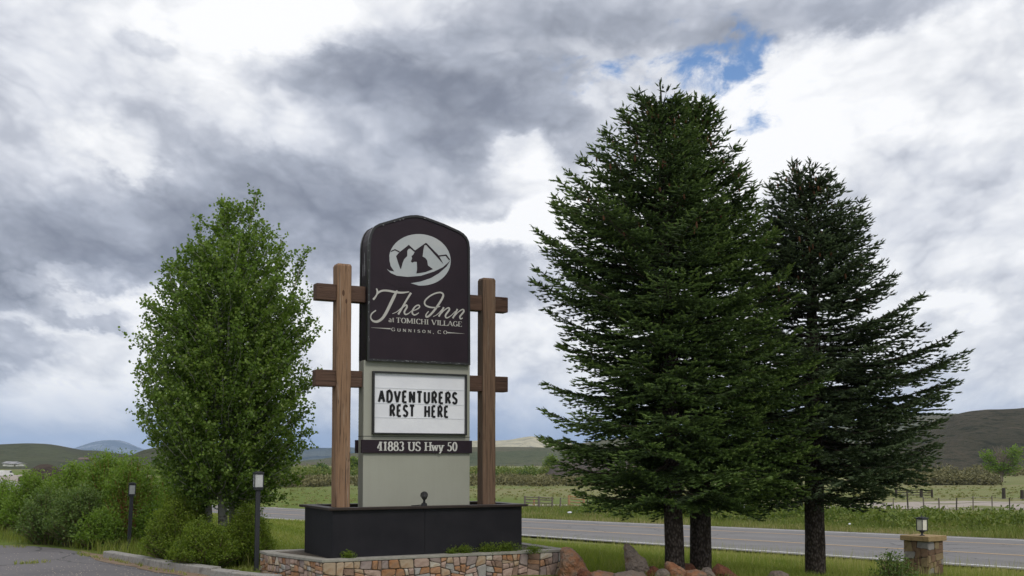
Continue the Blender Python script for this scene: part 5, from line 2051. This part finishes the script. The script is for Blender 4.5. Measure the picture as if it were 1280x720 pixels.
for i, (a, b, yt, yb, Y, dp, lab) in enumerate((
        (180, 268, 616, 706, 16.7, .65, 'rounded green shrub directly left of the aspen trunks'),
        (214, 298, 652, 713, 15.9, .5, 'low green shrub in front of the aspen trunks, spilling over the kerb'),
        (276, 340, 630, 706, 16.6, .6, 'dark green shrub behind the nearer lamp post, right of the aspen trunks'),
        (228, 262, 640, 700, 17.0, .4, 'narrow green shrub close behind the aspen trunks'),)):
    nl_ += shrub('juniper_shrub', lab, 'bush', GJ, a, b, yt, yb, Y, dp, leaf_shrub, m_stem, 60 + i, (380, 330, 290, 90)[i], 10, .036, 'willow', .045, .13, .05, .3, .32, 0, .9)
# shrub by the pillar
nl_ += shrub('leafy_bush', 'bright green leafy bush at the left foot of the stone pillar', 'bush', None, 1090, 1146, 692, 728, 16.6, .35, leaf_willow2, m_stem, 71, 60, 6, .045, 'oval', .06, .10, .1, .5, .3, 0, .8)
# plants on the bed
for i, (a, b, yt, yb, Y) in enumerate(((432, 448, 688, 697, 14.05), (578, 598, 679, 689, 14.75), (604, 628, 676, 687.5, 14.95), (626, 654, 675, 686.5, 15.1), (566, 576, 684, 690, 14.7), (656, 676, 682, 687, 15.3))):
    p = at((a + b) / 2, 690, Y)
    t_ = (Vector((p.x, p.y, 0)) - SO)
    # keep in front of the box
    q = SO + E1 * t_.dot(E1) + E2 * (-.085)
    rr = random.Random(80 + i)
    t = empty('bed_plant', (q.x, q.y, WT + .02), ['tiny grass tuft by the left front of the black box', 'green plant clump in front of the box, first to the right of its joint', 'wider green plant clump, middle of the three at the right of the box', 'green plant clump at the right front corner of the box', 'very small sprig left of the plant clumps', 'low sparse sprigs on the wall top beyond the box corner'][i], 'plant', 'plants on the wall bed')
    if i == 5: t.location = (p.x, p.y - .1, WT + .035)
    acc = ([], [], [], [], [])
    W = (b - a) / 2 * Y / F
    hh = (yb - yt) * Y / F
    for k in range(34 + int(W * 500)):
        x = rr.gauss(0, W * .45); y = rr.uniform(-.04, .04)
        twig_leaves(acc, [Vector((x, y, -.01)), Vector((x * 1.2 + rr.uniform(-.02, .02), y, hh * rr.uniform(.4, 1)))], rr, .0, .02, .02, 2, .03, up=1)
    link('foliage', leaves_mesh('foliage', *acc, shape='narrow'), leaf_shrub, t)
print('shrub leaves', nl_)

# ------------------------------------------------------------------ grass and weeds
def blades(name, pts, H, Wd, lean, T, mat, seed, seg2=True):
    rng = np.random.default_rng(seed)
    n = len(pts)
    pts = np.asarray(pts)
    a = rng.uniform(0, 2 * math.pi, n)
    w = np.stack([np.cos(a), np.sin(a), np.zeros(n)], 1) * (Wd / 2)[:, None]
    b = rng.uniform(0, 2 * math.pi, n)
    ld = np.stack([np.cos(b), np.sin(b), np.zeros(n)], 1) * (lean * H)[:, None]
    up = np.array([[0, 0, 1.]])
    mid = pts + up * (H * .6)[:, None] + ld * .35
    tip = pts + up * H[:, None] + ld
    v = np.stack([pts - w, pts + w, mid + w * .7, mid - w * .7, tip], 1).reshape(-1, 3)
    k = np.arange(n)[:, None] * 5
    tri = np.concatenate([k + np.array([t]) for t in ((0, 1, 2), (0, 2, 3), (3, 2, 4))])
    o = link(name, np_mesh(name, v, tri, np.repeat(np.clip(T, 0, 1), 5)), mat)
    tag(o, kind='stuff')
    return o


def nz2(x, y, s, seed):
    return np.array([mnoise.noise(Vector((a * s, b * s, seed))) for a, b in zip(x, y)])


def scatter(n, u0, u1, Y0, Y1, cmin, cmax, seed, pw=1.0):
    rng = np.random.default_rng(seed)
    Y = (Y0 ** (1 - pw + 1e-9) + rng.random(n) * (Y1 ** (1 - pw + 1e-9) - Y0 ** (1 - pw + 1e-9))) ** (1 / (1 - pw + 1e-9)) if pw != 1 else Y0 * (Y1 / Y0) ** rng.random(n)
    u = rng.uniform(u0, u1, n)
    x = u * Y
    c, a = ca(x, Y)
    ok = (c > cmin) & (c < cmax)
    return x[ok], Y[ok], c[ok], a[ok], rng


def not_wall(x, y):
    lx = (x - W0.x) * E1.x + (y - W0.y) * E1.y
    ly = (x - W0.x) * E2.x + (y - W0.y) * E2.y
    return ~((lx > -.45) & (lx < 3.95) & (ly > -3.0) & (ly < 1.85))


# 1: strip between wall, trees and the highway
x, y, c, a, rng = scatter(95000, -.02, .62, 13.2, 34, 6.0, 21.9, 101)
k = not_wall(x, y); x, y, c, a = x[k], y[k], c[k], a[k]
nz = nz2(x, y, .8, 3)
H = (.10 + .11 * rng.random(len(x)) + .13 * np.clip(nz, 0, 1)) * (1 - .35 * smooth01(c, 18, 21.5))
T = .42 + .35 * nz + rng.uniform(-.25, .25, len(x)) + .2 * smooth01(c, 17, 21.5)
blades('tall_grass', np.stack([x, y, gz(x, y) - .01], 1), H, rng.uniform(.008, .018, len(x)), rng.uniform(.1, .55, len(x)), T, grassmat, 1)
# seed stalks near the road
x, y, c, a, rng = scatter(5000, -.02, .62, 15, 34, 14, 21.8, 107)
blades('seed_stalks', np.stack([x, y, gz(x, y)], 1), rng.uniform(.25, .48, len(x)), np.full(len(x), .007), rng.uniform(.05, .3, len(x)), rng.uniform(.55, 1, len(x)), grassmat, 2)
# 2: mown lawn left behind the wall, with mowing bands
x, y, c, a, rng = scatter(52000, -.30, -.10, 15.6, 62, -5, 22.0, 102)
k = not_wall(x, y); x, y, c, a = x[k], y[k], c[k], a[k]
band = np.sin(c * 2 * math.pi / 2.4)
H = .045 + .03 * rng.random(len(x)) + .20 * smooth01(c, 15.5, 19) * rng.random(len(x))
blades('lawn_grass', np.stack([x, y, gz(x, y) - .01], 1), H, rng.uniform(.012, .022, len(x)) * (y / 20), rng.uniform(.2, .8, len(x)), .48 + .16 * band + rng.uniform(-.18, .18, len(x)) + .2 * smooth01(c, 16, 19), grassmat, 3)
# 3: verge at the hedge foot and the lot edge
x, y, c, a, rng = scatter(15000, -.52, -.20, 16.0, 26, -10, 12, 103)
kk = []
edge = [on_ground(px, py) for px, py in ((-260, 670), (0, 678), (40, 680), (75, 683), (105, 688), (125, 694), (190, 704), (262, 714), (340, 722))]
ex_ = [p.x for p in edge]; ey_ = [p.y for p in edge]
order = np.argsort(ex_)
ye = np.interp(x, np.array(ex_)[order], np.array(ey_)[order])
k = (y > ye + .02) & (y < ye + 1.9)
x, y = x[k], y[k]
nz = nz2(x, y, 1.3, 5)
blades('hedge_foot_grass', np.stack([x, y, gz(x, y) - .01], 1), .10 + .2 * rng.random(len(x)) + .14 * np.clip(nz, 0, 1), rng.uniform(.01, .018, len(x)), rng.uniform(.1, .6, len(x)), .45 + .3 * nz + rng.uniform(-.25, .3, len(x)), grassmat, 4)
# tufts growing in the cracks of the lot, and loose grit
pp = []
for (pa, pb, cnt) in (((0, 684.5), (34, 684.5), 90), ((18, 706), (62, 703), 110), ((96, 693), (124, 699), 140), ((128, 699), (180, 709), 120), ((186, 712), (250, 722), 60)):
    for i in range(cnt):
        f_ = rng.random()
        if mnoise.noise(Vector((f_ * 6, pa[0], 1))) < -.05: continue
        q = on_ground(pa[0] + (pb[0] - pa[0]) * f_ + rng.normal(0, 1.2), pa[1] + (pb[1] - pa[1]) * f_ + rng.normal(0, .5))
        pp.append((q.x, q.y, .005))
n_ = len(pp)
blades('crack_weeds', pp, rng.uniform(.02, .075, n_), rng.uniform(.01, .02, n_), rng.uniform(.3, .9, n_), rng.uniform(.4, .95, n_), grassmat, 9)
gv, gt = [], []
for i in range(900):
    f_ = rng.random()
    q = on_ground(rng.uniform(0, 330), 690 + rng.random() ** .7 * 40)
    if gzf(q.x, q.y) < -.05: continue
    r_ = rng.uniform(.004, .014)
    k_ = len(gv)
    for a_ in range(4):
        gv.append((q.x + r_ * math.cos(a_ * 1.57 + f_), q.y + r_ * math.sin(a_ * 1.57 + f_), .004))
    gv.append((q.x, q.y, .006 + r_ * .8))
    gt += [(k_ + a_, k_ + (a_ + 1) % 4, k_ + 4) for a_ in range(4)]
tag(link('grit', np_mesh('grit', np.array(gv), np.array(gt)), m_gravel), kind='stuff')
# 4: far verge, ditch and weeds beyond the highway
x, y, c, a, rng = scatter(120000, -.12, .62, 34, 92, 33.1, 62, 104)
nz = nz2(x, y, .28, 7)
H = (.16 + .25 * rng.random(len(x)) + .42 * np.clip(nz, 0, 1)) * (.45 + .55 * smooth01(c, 33.2, 36))
T = .50 - .45 * nz + rng.uniform(-.2, .25, len(x)) + .25 * (1 - smooth01(c, 33, 39))
blades('roadside_weeds', np.stack([x, y, gz(x, y) - .02], 1), H, rng.uniform(.02, .045, len(x)) * y / 45, rng.uniform(.1, .5, len(x)), T, weedmat, 5)


def clump_field(name, n, u0, u1, Y0, Y1, cmin, cmax, seed, hmin, hmax, wide, leaf, mat, per=60, tbase=.4, thr=None, label=None):
    """low bushy ground cover: many small leafy mounds"""
    x, y, c, a, rng = scatter(n, u0, u1, Y0, Y1, cmin, cmax, seed)
    if thr is not None:
        k = nz2(x, y, .12, seed) > thr
        x, y = x[k], y[k]
    m = len(x)
    hh = rng.uniform(hmin, hmax, m)
    ww = hh * rng.uniform(.8, wide, m)
    tt = tbase + rng.uniform(-.2, .2, m)
    zz = gz(x, y)
    r = rng.normal(0, 1, (m, per, 3))
    r /= np.linalg.norm(r, axis=2, keepdims=True)
    r[:, :, 2] = np.abs(r[:, :, 2])
    rad = rng.uniform(.55, 1.0, (m, per, 1))
    P = r * rad * np.stack([ww, ww, hh], 1)[:, None, :]
    P[:, :, 0] += x[:, None]; P[:, :, 1] += y[:, None]; P[:, :, 2] += zz[:, None]
    T = tt[:, None] + .25 * (P[:, :, 2] - zz[:, None]) / hh[:, None] + rng.uniform(-.15, .15, (m, per))
    N_ = rng.normal(0, 1, (m * per, 3)); U = rng.normal(0, 1, (m * per, 3)) + np.array([0, 0, .6])
    o = link(name, leaves_mesh(name, P.reshape(-1, 3), N_, U, np.full(m * per, leaf) * rng.uniform(.6, 1.3, m * per), np.clip(T.ravel(), 0, 1), 'oval'), mat)
    tag(o, kind='stuff')


clump_field('ditch_bushes', 520, -.05, .62, 48, 78, 42, 63, 105, .50, 1.10, 1.6, .20, weedmat, 110, .12)
clump_field('ditch_bushes', 260, -.05, .62, 40, 60, 36.5, 50, 106, .25, .55, 1.6, .13, weedmat, 60, .35)
m_sagebrush = leafmat('willow_far', [(0, (.060, .052, .030)), (0.4, (.105, .100, .045)), (0.7, (.15, .14, .06)), (1, (.21, .19, .09))], .1, .7)
# far willow thickets at the end of the meadow
clump_field('willow_thicket', 520, -.30, .12, 172, 215, -500, 900, 108, .6, 1.9, 1.6, .42, m_sagebrush, 110, .5)
clump_field('willow_thicket', 150, .37, .445, 180, 196, -500, 900, 109, .8, 2.0, 1.2, .42, m_sagebrush, 120, .42)
clump_field('willow_thicket', 420, -.35, .12, 290, 350, -500, 900, 110, .8, 2.8, 1.8, .7, weedmat, 80, .22)
clump_field('willow_thicket', 330, .10, .52, 270, 340, -500, 900, 111, .8, 3.2, 1.8, .7, m_sagebrush, 80, .48)
clump_field('meadow_tussocks', 1300, -.25, .55, 113, 172, -500, 900, 112, .06, .22, 2.2, .13, weedmat, 30, .6)

# ------------------------------------------------------------------ far trees
def far_tree(label, px, ytop, ybase, Y, wpx, seed, mat, nb, leaf, trunkpx=1.6, bare_top=False, name='cottonwood_tree', lobes=None):
    rr = random.Random(seed)
    b = at(px, ybase, Y)
    t = empty(name, b, label, 'tree', 'far trees in the valley')
    H = at(px, ytop, Y).z - b.z
    W = wpx / 2 * Y / F
    tr = MB(); acc = ([], [], [], [], [])
    r0 = trunkpx * Y / F / 2
    tr.tube([Vector((-r0, 0, -.2)), Vector((-r0 * .5, 0, H * .3)), Vector((-W * .2, 0, H * .62)), Vector((-W * .3, 0, H * .95))], [r0, r0 * .8, r0 * .5, r0 * .12], 6)
    tr.tube([Vector((r0, 0, -.2)), Vector((r0 * 1.6, 0, H * .3)), Vector((W * .25, 0, H * .6)), Vector((W * .4, 0, H * .9))], [r0 * .9, r0 * .7, r0 * .4, r0 * .1], 6)
    for i in range(nb):
        a = rr.uniform(0, 6.28); r = math.sqrt(rr.random())
        if lobes:
            lx, lz, lr = rr.choice(lobes)
            tip = Vector((lx * W + math.cos(a) * r * lr * W, math.sin(a) * r * lr * W, H * lz + rr.uniform(-1, 1) * lr * W * (1 - r * .4)))
        else:
            h = rr.uniform(.30, 1.0)
            wr = math.sin(math.pi * min(1, (h - .18) / .84)) ** .6 * W
            tip = Vector((math.cos(a) * r * wr, math.sin(a) * r * wr, H * h))
        st = Vector((tip.x * .3, tip.y * .3, tip.z * .65))
        tr.tube([st, tip], [r0 * .22, r0 * .06], 3, caps=False)
        twig_leaves(acc, [st.lerp(tip, .5), tip], rr, .2, leaf * 1.2, leaf * 1.5, 4, leaf, up=.3)
    if bare_top:
        for i in range(40):
            a = rr.uniform(-1.2, 1.2)
            st = Vector((rr.uniform(-.2, .2) * W, 0, H * rr.uniform(.45, .7)))
            tr.tube([st, st + Vector((math.sin(a) * W * .5, rr.uniform(-.3, .3) * W, math.cos(a) * H * .36))], [r0 * .3, r0 * .08], 4, caps=False)
    tr.build('trunk', m_stem if not bare_top else simple('bare_wood', [(.16, .13, .10), (.24, .20, .16)], 5), t)
    link('crown', leaves_mesh('crown', *acc, shape='oval'), mat, t)


far_tree('yellow green cottonwood with bare grey top in the meadow at right', 1252, 556, 604, 205, 46, 5, leaf_willow, 230, .42, 2.2, True, lobes=[(-.8, .74, .32), (-.55, .45, .35), (.55, .72, .5), (.75, .5, .4), (.2, .38, .35), (.85, .8, .3)])
far_tree('dark green tree beside the rock outcrop, seen right of the sign', 689, 572, 594, 325, 20, 6, leaf_shrub, 160, .6, 1.5, name='valley_tree')
far_tree('small green tree in the valley behind the willows', 662, 587, 600, 300, 18, 7, leaf_willow2, 90, .6, 1.2, name='valley_tree')
far_tree('hazy green tree seen between sign post and aspen', 402, 582, 598, 300, 16, 8, leaf_willow2, 120, .6, 1.2, name='valley_tree')
far_tree('dark brownish tree seen between left post and cabinet', 443, 574, 594, 330, 24, 9, leaf_shrub, 200, .6, 1.5, name='valley_tree')

# ------------------------------------------------------------------ fences, markers
m_post = simple('fence_wood', [(.10, .085, .07), (.18, .155, .13)], 8, .9)
m_post2 = simple('fence_wood_tan', [(.30, .17, .08), (.38, .23, .12)], 8, .9)
m_postd = simple('fence_wood_dark', [(.03, .025, .02), (.06, .05, .04)], 8, .9)
m_wire = simple('fence_wire', [(.12, .12, .12)], 3, .6)


def wire_fence(name, label, posts, rails, rail_r, rad, mats, seed, wood_rails=False):
    """posts: (px, ytop, Y)"""
    rr = random.Random(seed)
    p0 = at(posts[0][0], 620, posts[0][2])
    root = empty(name, (p0.x, p0.y, gzf(p0.x, p0.y)), label, 'fence')
    O = root.location.copy()
    tops = []
    for i, (px, yt, Y) in enumerate(posts):
        p = at(px, yt, Y)
        g = gzf(p.x, p.y)
        h = p.z - g
        m = MB()
        r = rad * rr.uniform(.8, 1.2)
        ln = Vector((rr.uniform(-.05, .05), rr.uniform(-.05, .05), 0)) * h
        m.tube([Vector((0, 0, -.2)), Vector((0, 0, h * .5)) + ln * .5, Vector((0, 0, h)) + ln], [r, r * .95, r * .85], 7)
        o = m.build('fence_post', mats[i % len(mats)], root)
        o.location = Vector((p.x, p.y, g)) - O
        tops.append((Vector((p.x, p.y, g)) - O, h))
    for f in rails:
        for (a, ha), (b, hb_) in zip(tops[:-1], tops[1:]):
            A = a + Vector((0, 0, ha * f)); B_ = b + Vector((0, 0, hb_ * f))
            m = MB()
            m.tube([A, A.lerp(B_, .5) - Vector((0, 0, .02)), B_], rail_r, 5 if wood_rails else 3)
            m.build('rail' if wood_rails else 'wire', mats[0] if wood_rails else m_wire, root)
    return root


wire_fence('wire_fence', 'wire fence with thin weathered posts along the pale gravel road at right', [(x, y_, 84 + .0 * x) for x, y_ in ((1036, 622), (1060, 621), (1082, 621), (1116, 622.5), (1135, 612.5), (1155, 621), (1174, 622.5), (1195, 622), (1216, 620), (1240, 619.5), (1262, 622), (1286, 621), (1310, 621))], (.35, .65, .92), .012, .055, [m_post, m_postd, m_post], 1)
wire_fence('wire_fence', 'low wire fence with thin posts behind the spruces', [(x, y_, 84) for x, y_ in ((700, 622), (734, 621), (775, 623), (818, 620), (862, 621), (905, 622), (950, 617), (990, 622))], (.35, .65, .92), .012, .055, [m_post, m_postd], 2)
wire_fence('pole_gate', 'grey pole gate in the meadow just right of the black box', [(656, 620, 88), (673.5, 620.5, 88), (690, 621.5, 88)], (.25, .5, .75, .93), .045, .10, [m_post], 3, True)
wire_fence('pole_gate', 'tan pole panel in the meadow left of the spruces', [(711.5, 619, 90), (730, 621, 90)], (.25, .5, .75, .93), .05, .12, [m_post2], 4, True)
wire_fence('pole_gate', 'dark pole gate on the far side of the gravel road', [(1120, 612, 122), (1151.5, 611.5, 122), (1165, 612, 122)], (.3, .6, .9), .05, .16, [m_postd], 5, True)
tp = empty('fence_post', tuple(on_ground(667.5, 634)), 'short tan wooden post standing in front of the grey pole gate', 'post')
m = MB(); m.tube([Vector((0, 0, -.2)), Vector((0, 0, .7))], [.09, .085], 8); m.build('stake', m_post2, tp)
for px, yt, lab in ((1254.5, 610, 'thick dark post standing alone beyond the gravel road, below the cottonwood'), (1277.5, 612.5, 'thick dark post beyond the gravel road at the right edge')):
    p = at(px, yt, 116)
    g = gzf(p.x, p.y)
    t_ = empty('wooden_post', (p.x, p.y, g), lab, 'post', 'dark posts beyond the gravel road')
    m = MB(); m.tube([Vector((0, 0, -.2)), Vector((0, 0, p.z - g))], [.20, .18], 8); m.build('stake', m_postd, t_)

m_sign_w = simple('marker_white', [(.66, .68, .74)], 3, .4)
for px, py, w, h, Y, lab in ((928, 631, 5.5, 8, 62, 'small white roadside marker board beyond the highway, seen between spruce trunks'), (712, 640.5, 6, 2.2, 50, 'small white stone lying in the weeds by the highway'), (1062, 655, 3.2, 2.4, 48, 'white litter piece in the far verge right of the third trunk')):
    p = at(px, py, Y)
    g = gzf(p.x, p.y)
    s = Y / F
    if h > 5:
        t_ = empty('marker_board', (p.x, p.y, g), lab, 'sign')
        m = MB(); m.box((0, .03, (p.z - g) / 2), (.05, .04, p.z - g)); m.build('stake', m_post, t_)
        m = MB(); m.box((0, 0, p.z - g), (w * s, .02, h * s)); m.build('board', m_sign_w, t_, bevel=.004)
    else:
        bm = bmesh.new()
        bmesh.ops.create_icosphere(bm, subdivisions=2, radius=1)
        for v in bm.verts: v.co = Vector((v.co.x * w * s / 2, v.co.y * w * s / 3, v.co.z * h * s / 2)) * (1 + .2 * mnoise.noise(v.co * 2))
        me = bpy.data.meshes.new('stone'); bm.to_mesh(me); bm.free()
        o = link('white_stone' if 'stone' in lab else 'litter', me, m_sign_w)
        o.location = (p.x, p.y, max(p.z, g + h * s * .3)); tag(o, lab, 'stone' if 'stone' in lab else 'litter')

# ------------------------------------------------------------------ far buildings and the van
m_bw = simple('siding_white', [(.60, .60, .58), (.70, .70, .68)], 1, .8)
m_br = simple('siding_brown', [(.12, .07, .05), (.18, .11, .08)], 1, .8)
m_roofg = simple('roof_grey', [(.22, .22, .23), (.30, .30, .31)], 1, .7)
m_roofb = simple('roof_brown', [(.10, .065, .05), (.15, .10, .08)], 1, .7)
m_glass = simple('window_dark', [(.03, .035, .04)], 1, .15, spec=.6)


def house(label, px0, px1, ybase, yeave, yridge, Y, wall_m, roof_m, nwin, name='farm_building', depth=8):
    a, b = at(px0, ybase, Y), at(px1, ybase, Y)
    w = b.x - a.x
    t = empty(name, ((a.x + b.x) / 2, Y, a.z), label, 'building', 'far buildings on the left hillside')
    he = at(px0, yeave, Y).z - a.z
    hr = at(px0, yridge, Y).z - a.z
    m = MB()
    m.add([(-w / 2, 0, -.5), (w / 2, 0, -.5), (w / 2, depth, -.5), (-w / 2, depth, -.5), (-w / 2, 0, he), (w / 2, 0, he), (w / 2, depth, he), (-w / 2, depth, he), (-w / 2, depth / 2, hr), (w / 2, depth / 2, hr)],
          [(0, 1, 5, 4), (1, 2, 6, 9, 5), (2, 3, 7, 6), (3, 0, 4, 8, 7), (0, 3, 2, 1)])
    m.build('wall', wall_m, t)
    m = MB()
    for s in (0, 1):
        y0, y1 = (-.5, depth / 2) if s == 0 else (depth + .5, depth / 2)
        z0 = he - .12
        m.add([(-w / 2 - .4, y0, z0), (w / 2 + .4, y0, z0), (w / 2 + .4, y1, hr + .1), (-w / 2 - .4, y1, hr + .1), (-w / 2 - .4, y0, z0 + .25), (w / 2 + .4, y0, z0 + .25), (w / 2 + .4, y1, hr + .35), (-w / 2 - .4, y1, hr + .35)],
              [(0, 1, 2, 3), (4, 7, 6, 5), (0, 4, 5, 1), (0, 3, 7, 4), (1, 5, 6, 2)])
    m.build('roof', roof_m, t)
    for i in range(nwin):
        x = -w / 2 + w * (i + .5) / nwin
        m = MB(); m.box((x, -.03, he * .55), (min(1.2, w / nwin * .4), .06, he * .35)); m.build('window', m_glass, t)


house('long low white building high on the left hillside', 85, 93.5, 577.2, 575.2, 574.2, 640, m_bw, m_roofg, 4)
house('brown house with chimneyed roof right of the long white building', 97, 112, 577.0, 574.4, 572.6, 640, m_br, m_roofb, 4)
house('white farm shed at far left on the hill foot, left one', 3.5, 8.5, 581.2, 579.2, 577.6, 520, m_bw, m_roofg, 2)
house('grey roofed farmhouse between the two white sheds', 9, 17, 581.6, 580.0, 577.8, 520, m_bw, m_roofg, 3)
house('small white shed at far left, right one of the farm', 19.5, 22.5, 581.4, 579.9, 579.0, 520, m_bw, m_roofg, 1)
# pale yard with a van
yd = [(-190, 255), (-118, 255), (-150, 345), (-210, 345)]
sheet('pale_yard', yd, .05, m_gravel, sub=8)
vp = at(7.5, 598, 330)
van = empty('parked_van', (vp.x, vp.y, gzf(vp.x, vp.y) + .05), 'white parked van on the pale yard at far left', 'van', rz=R(78))
m = MB()
side = [(-2.3, .35), (2.2, .35), (2.3, .9), (1.7, 1.15), (1.15, 1.95), (-2.2, 2.0), (-2.3, 1.7)]
m.prism(side, FRONT, -.9, .9)
m.build('body', m_bw, van, bevel=.05)
m = MB(); m.box((.95, -.91, 1.5), (1.0, .03, .5)); m.build('side_window', m_glass, van)
for x_ in (-1.5, 1.45):
    for y_ in (-.8, .8):
        m = MB(); m.tube([Vector((x_, y_ - .12, .34)), Vector((x_, y_ + .12, .34))], .34, 14); m.build('wheel', m_black, van)

# ------------------------------------------------------------------ air
def haze():
    m = MB()
    m.box((0, 0, (330 - 6) / 2), (30000, 30000, 336))
    m.v = [(x, y, -6.0 if z < 0 else 330.0) for x, y, z in m.v]
    me = m.mesh('haze')
    mt = bpy.data.materials.new('haze')
    mt.use_nodes = True
    N = NT(mt.node_tree)
    o_ = N.n('ShaderNodeOutputMaterial')
    v = N.n('ShaderNodeVolumePrincipled')
    v.inputs['Color'].default_value = (.50, .70, 1.0, 1)
    v.inputs['Density'].default_value = HAZE
    v.inputs['Anisotropy'].default_value = 0.0
    N.l(v.outputs[0], o_.inputs['Volume'])
    tag(link('haze', me, mt), kind='stuff')


HAZE = 7.0e-5
haze()
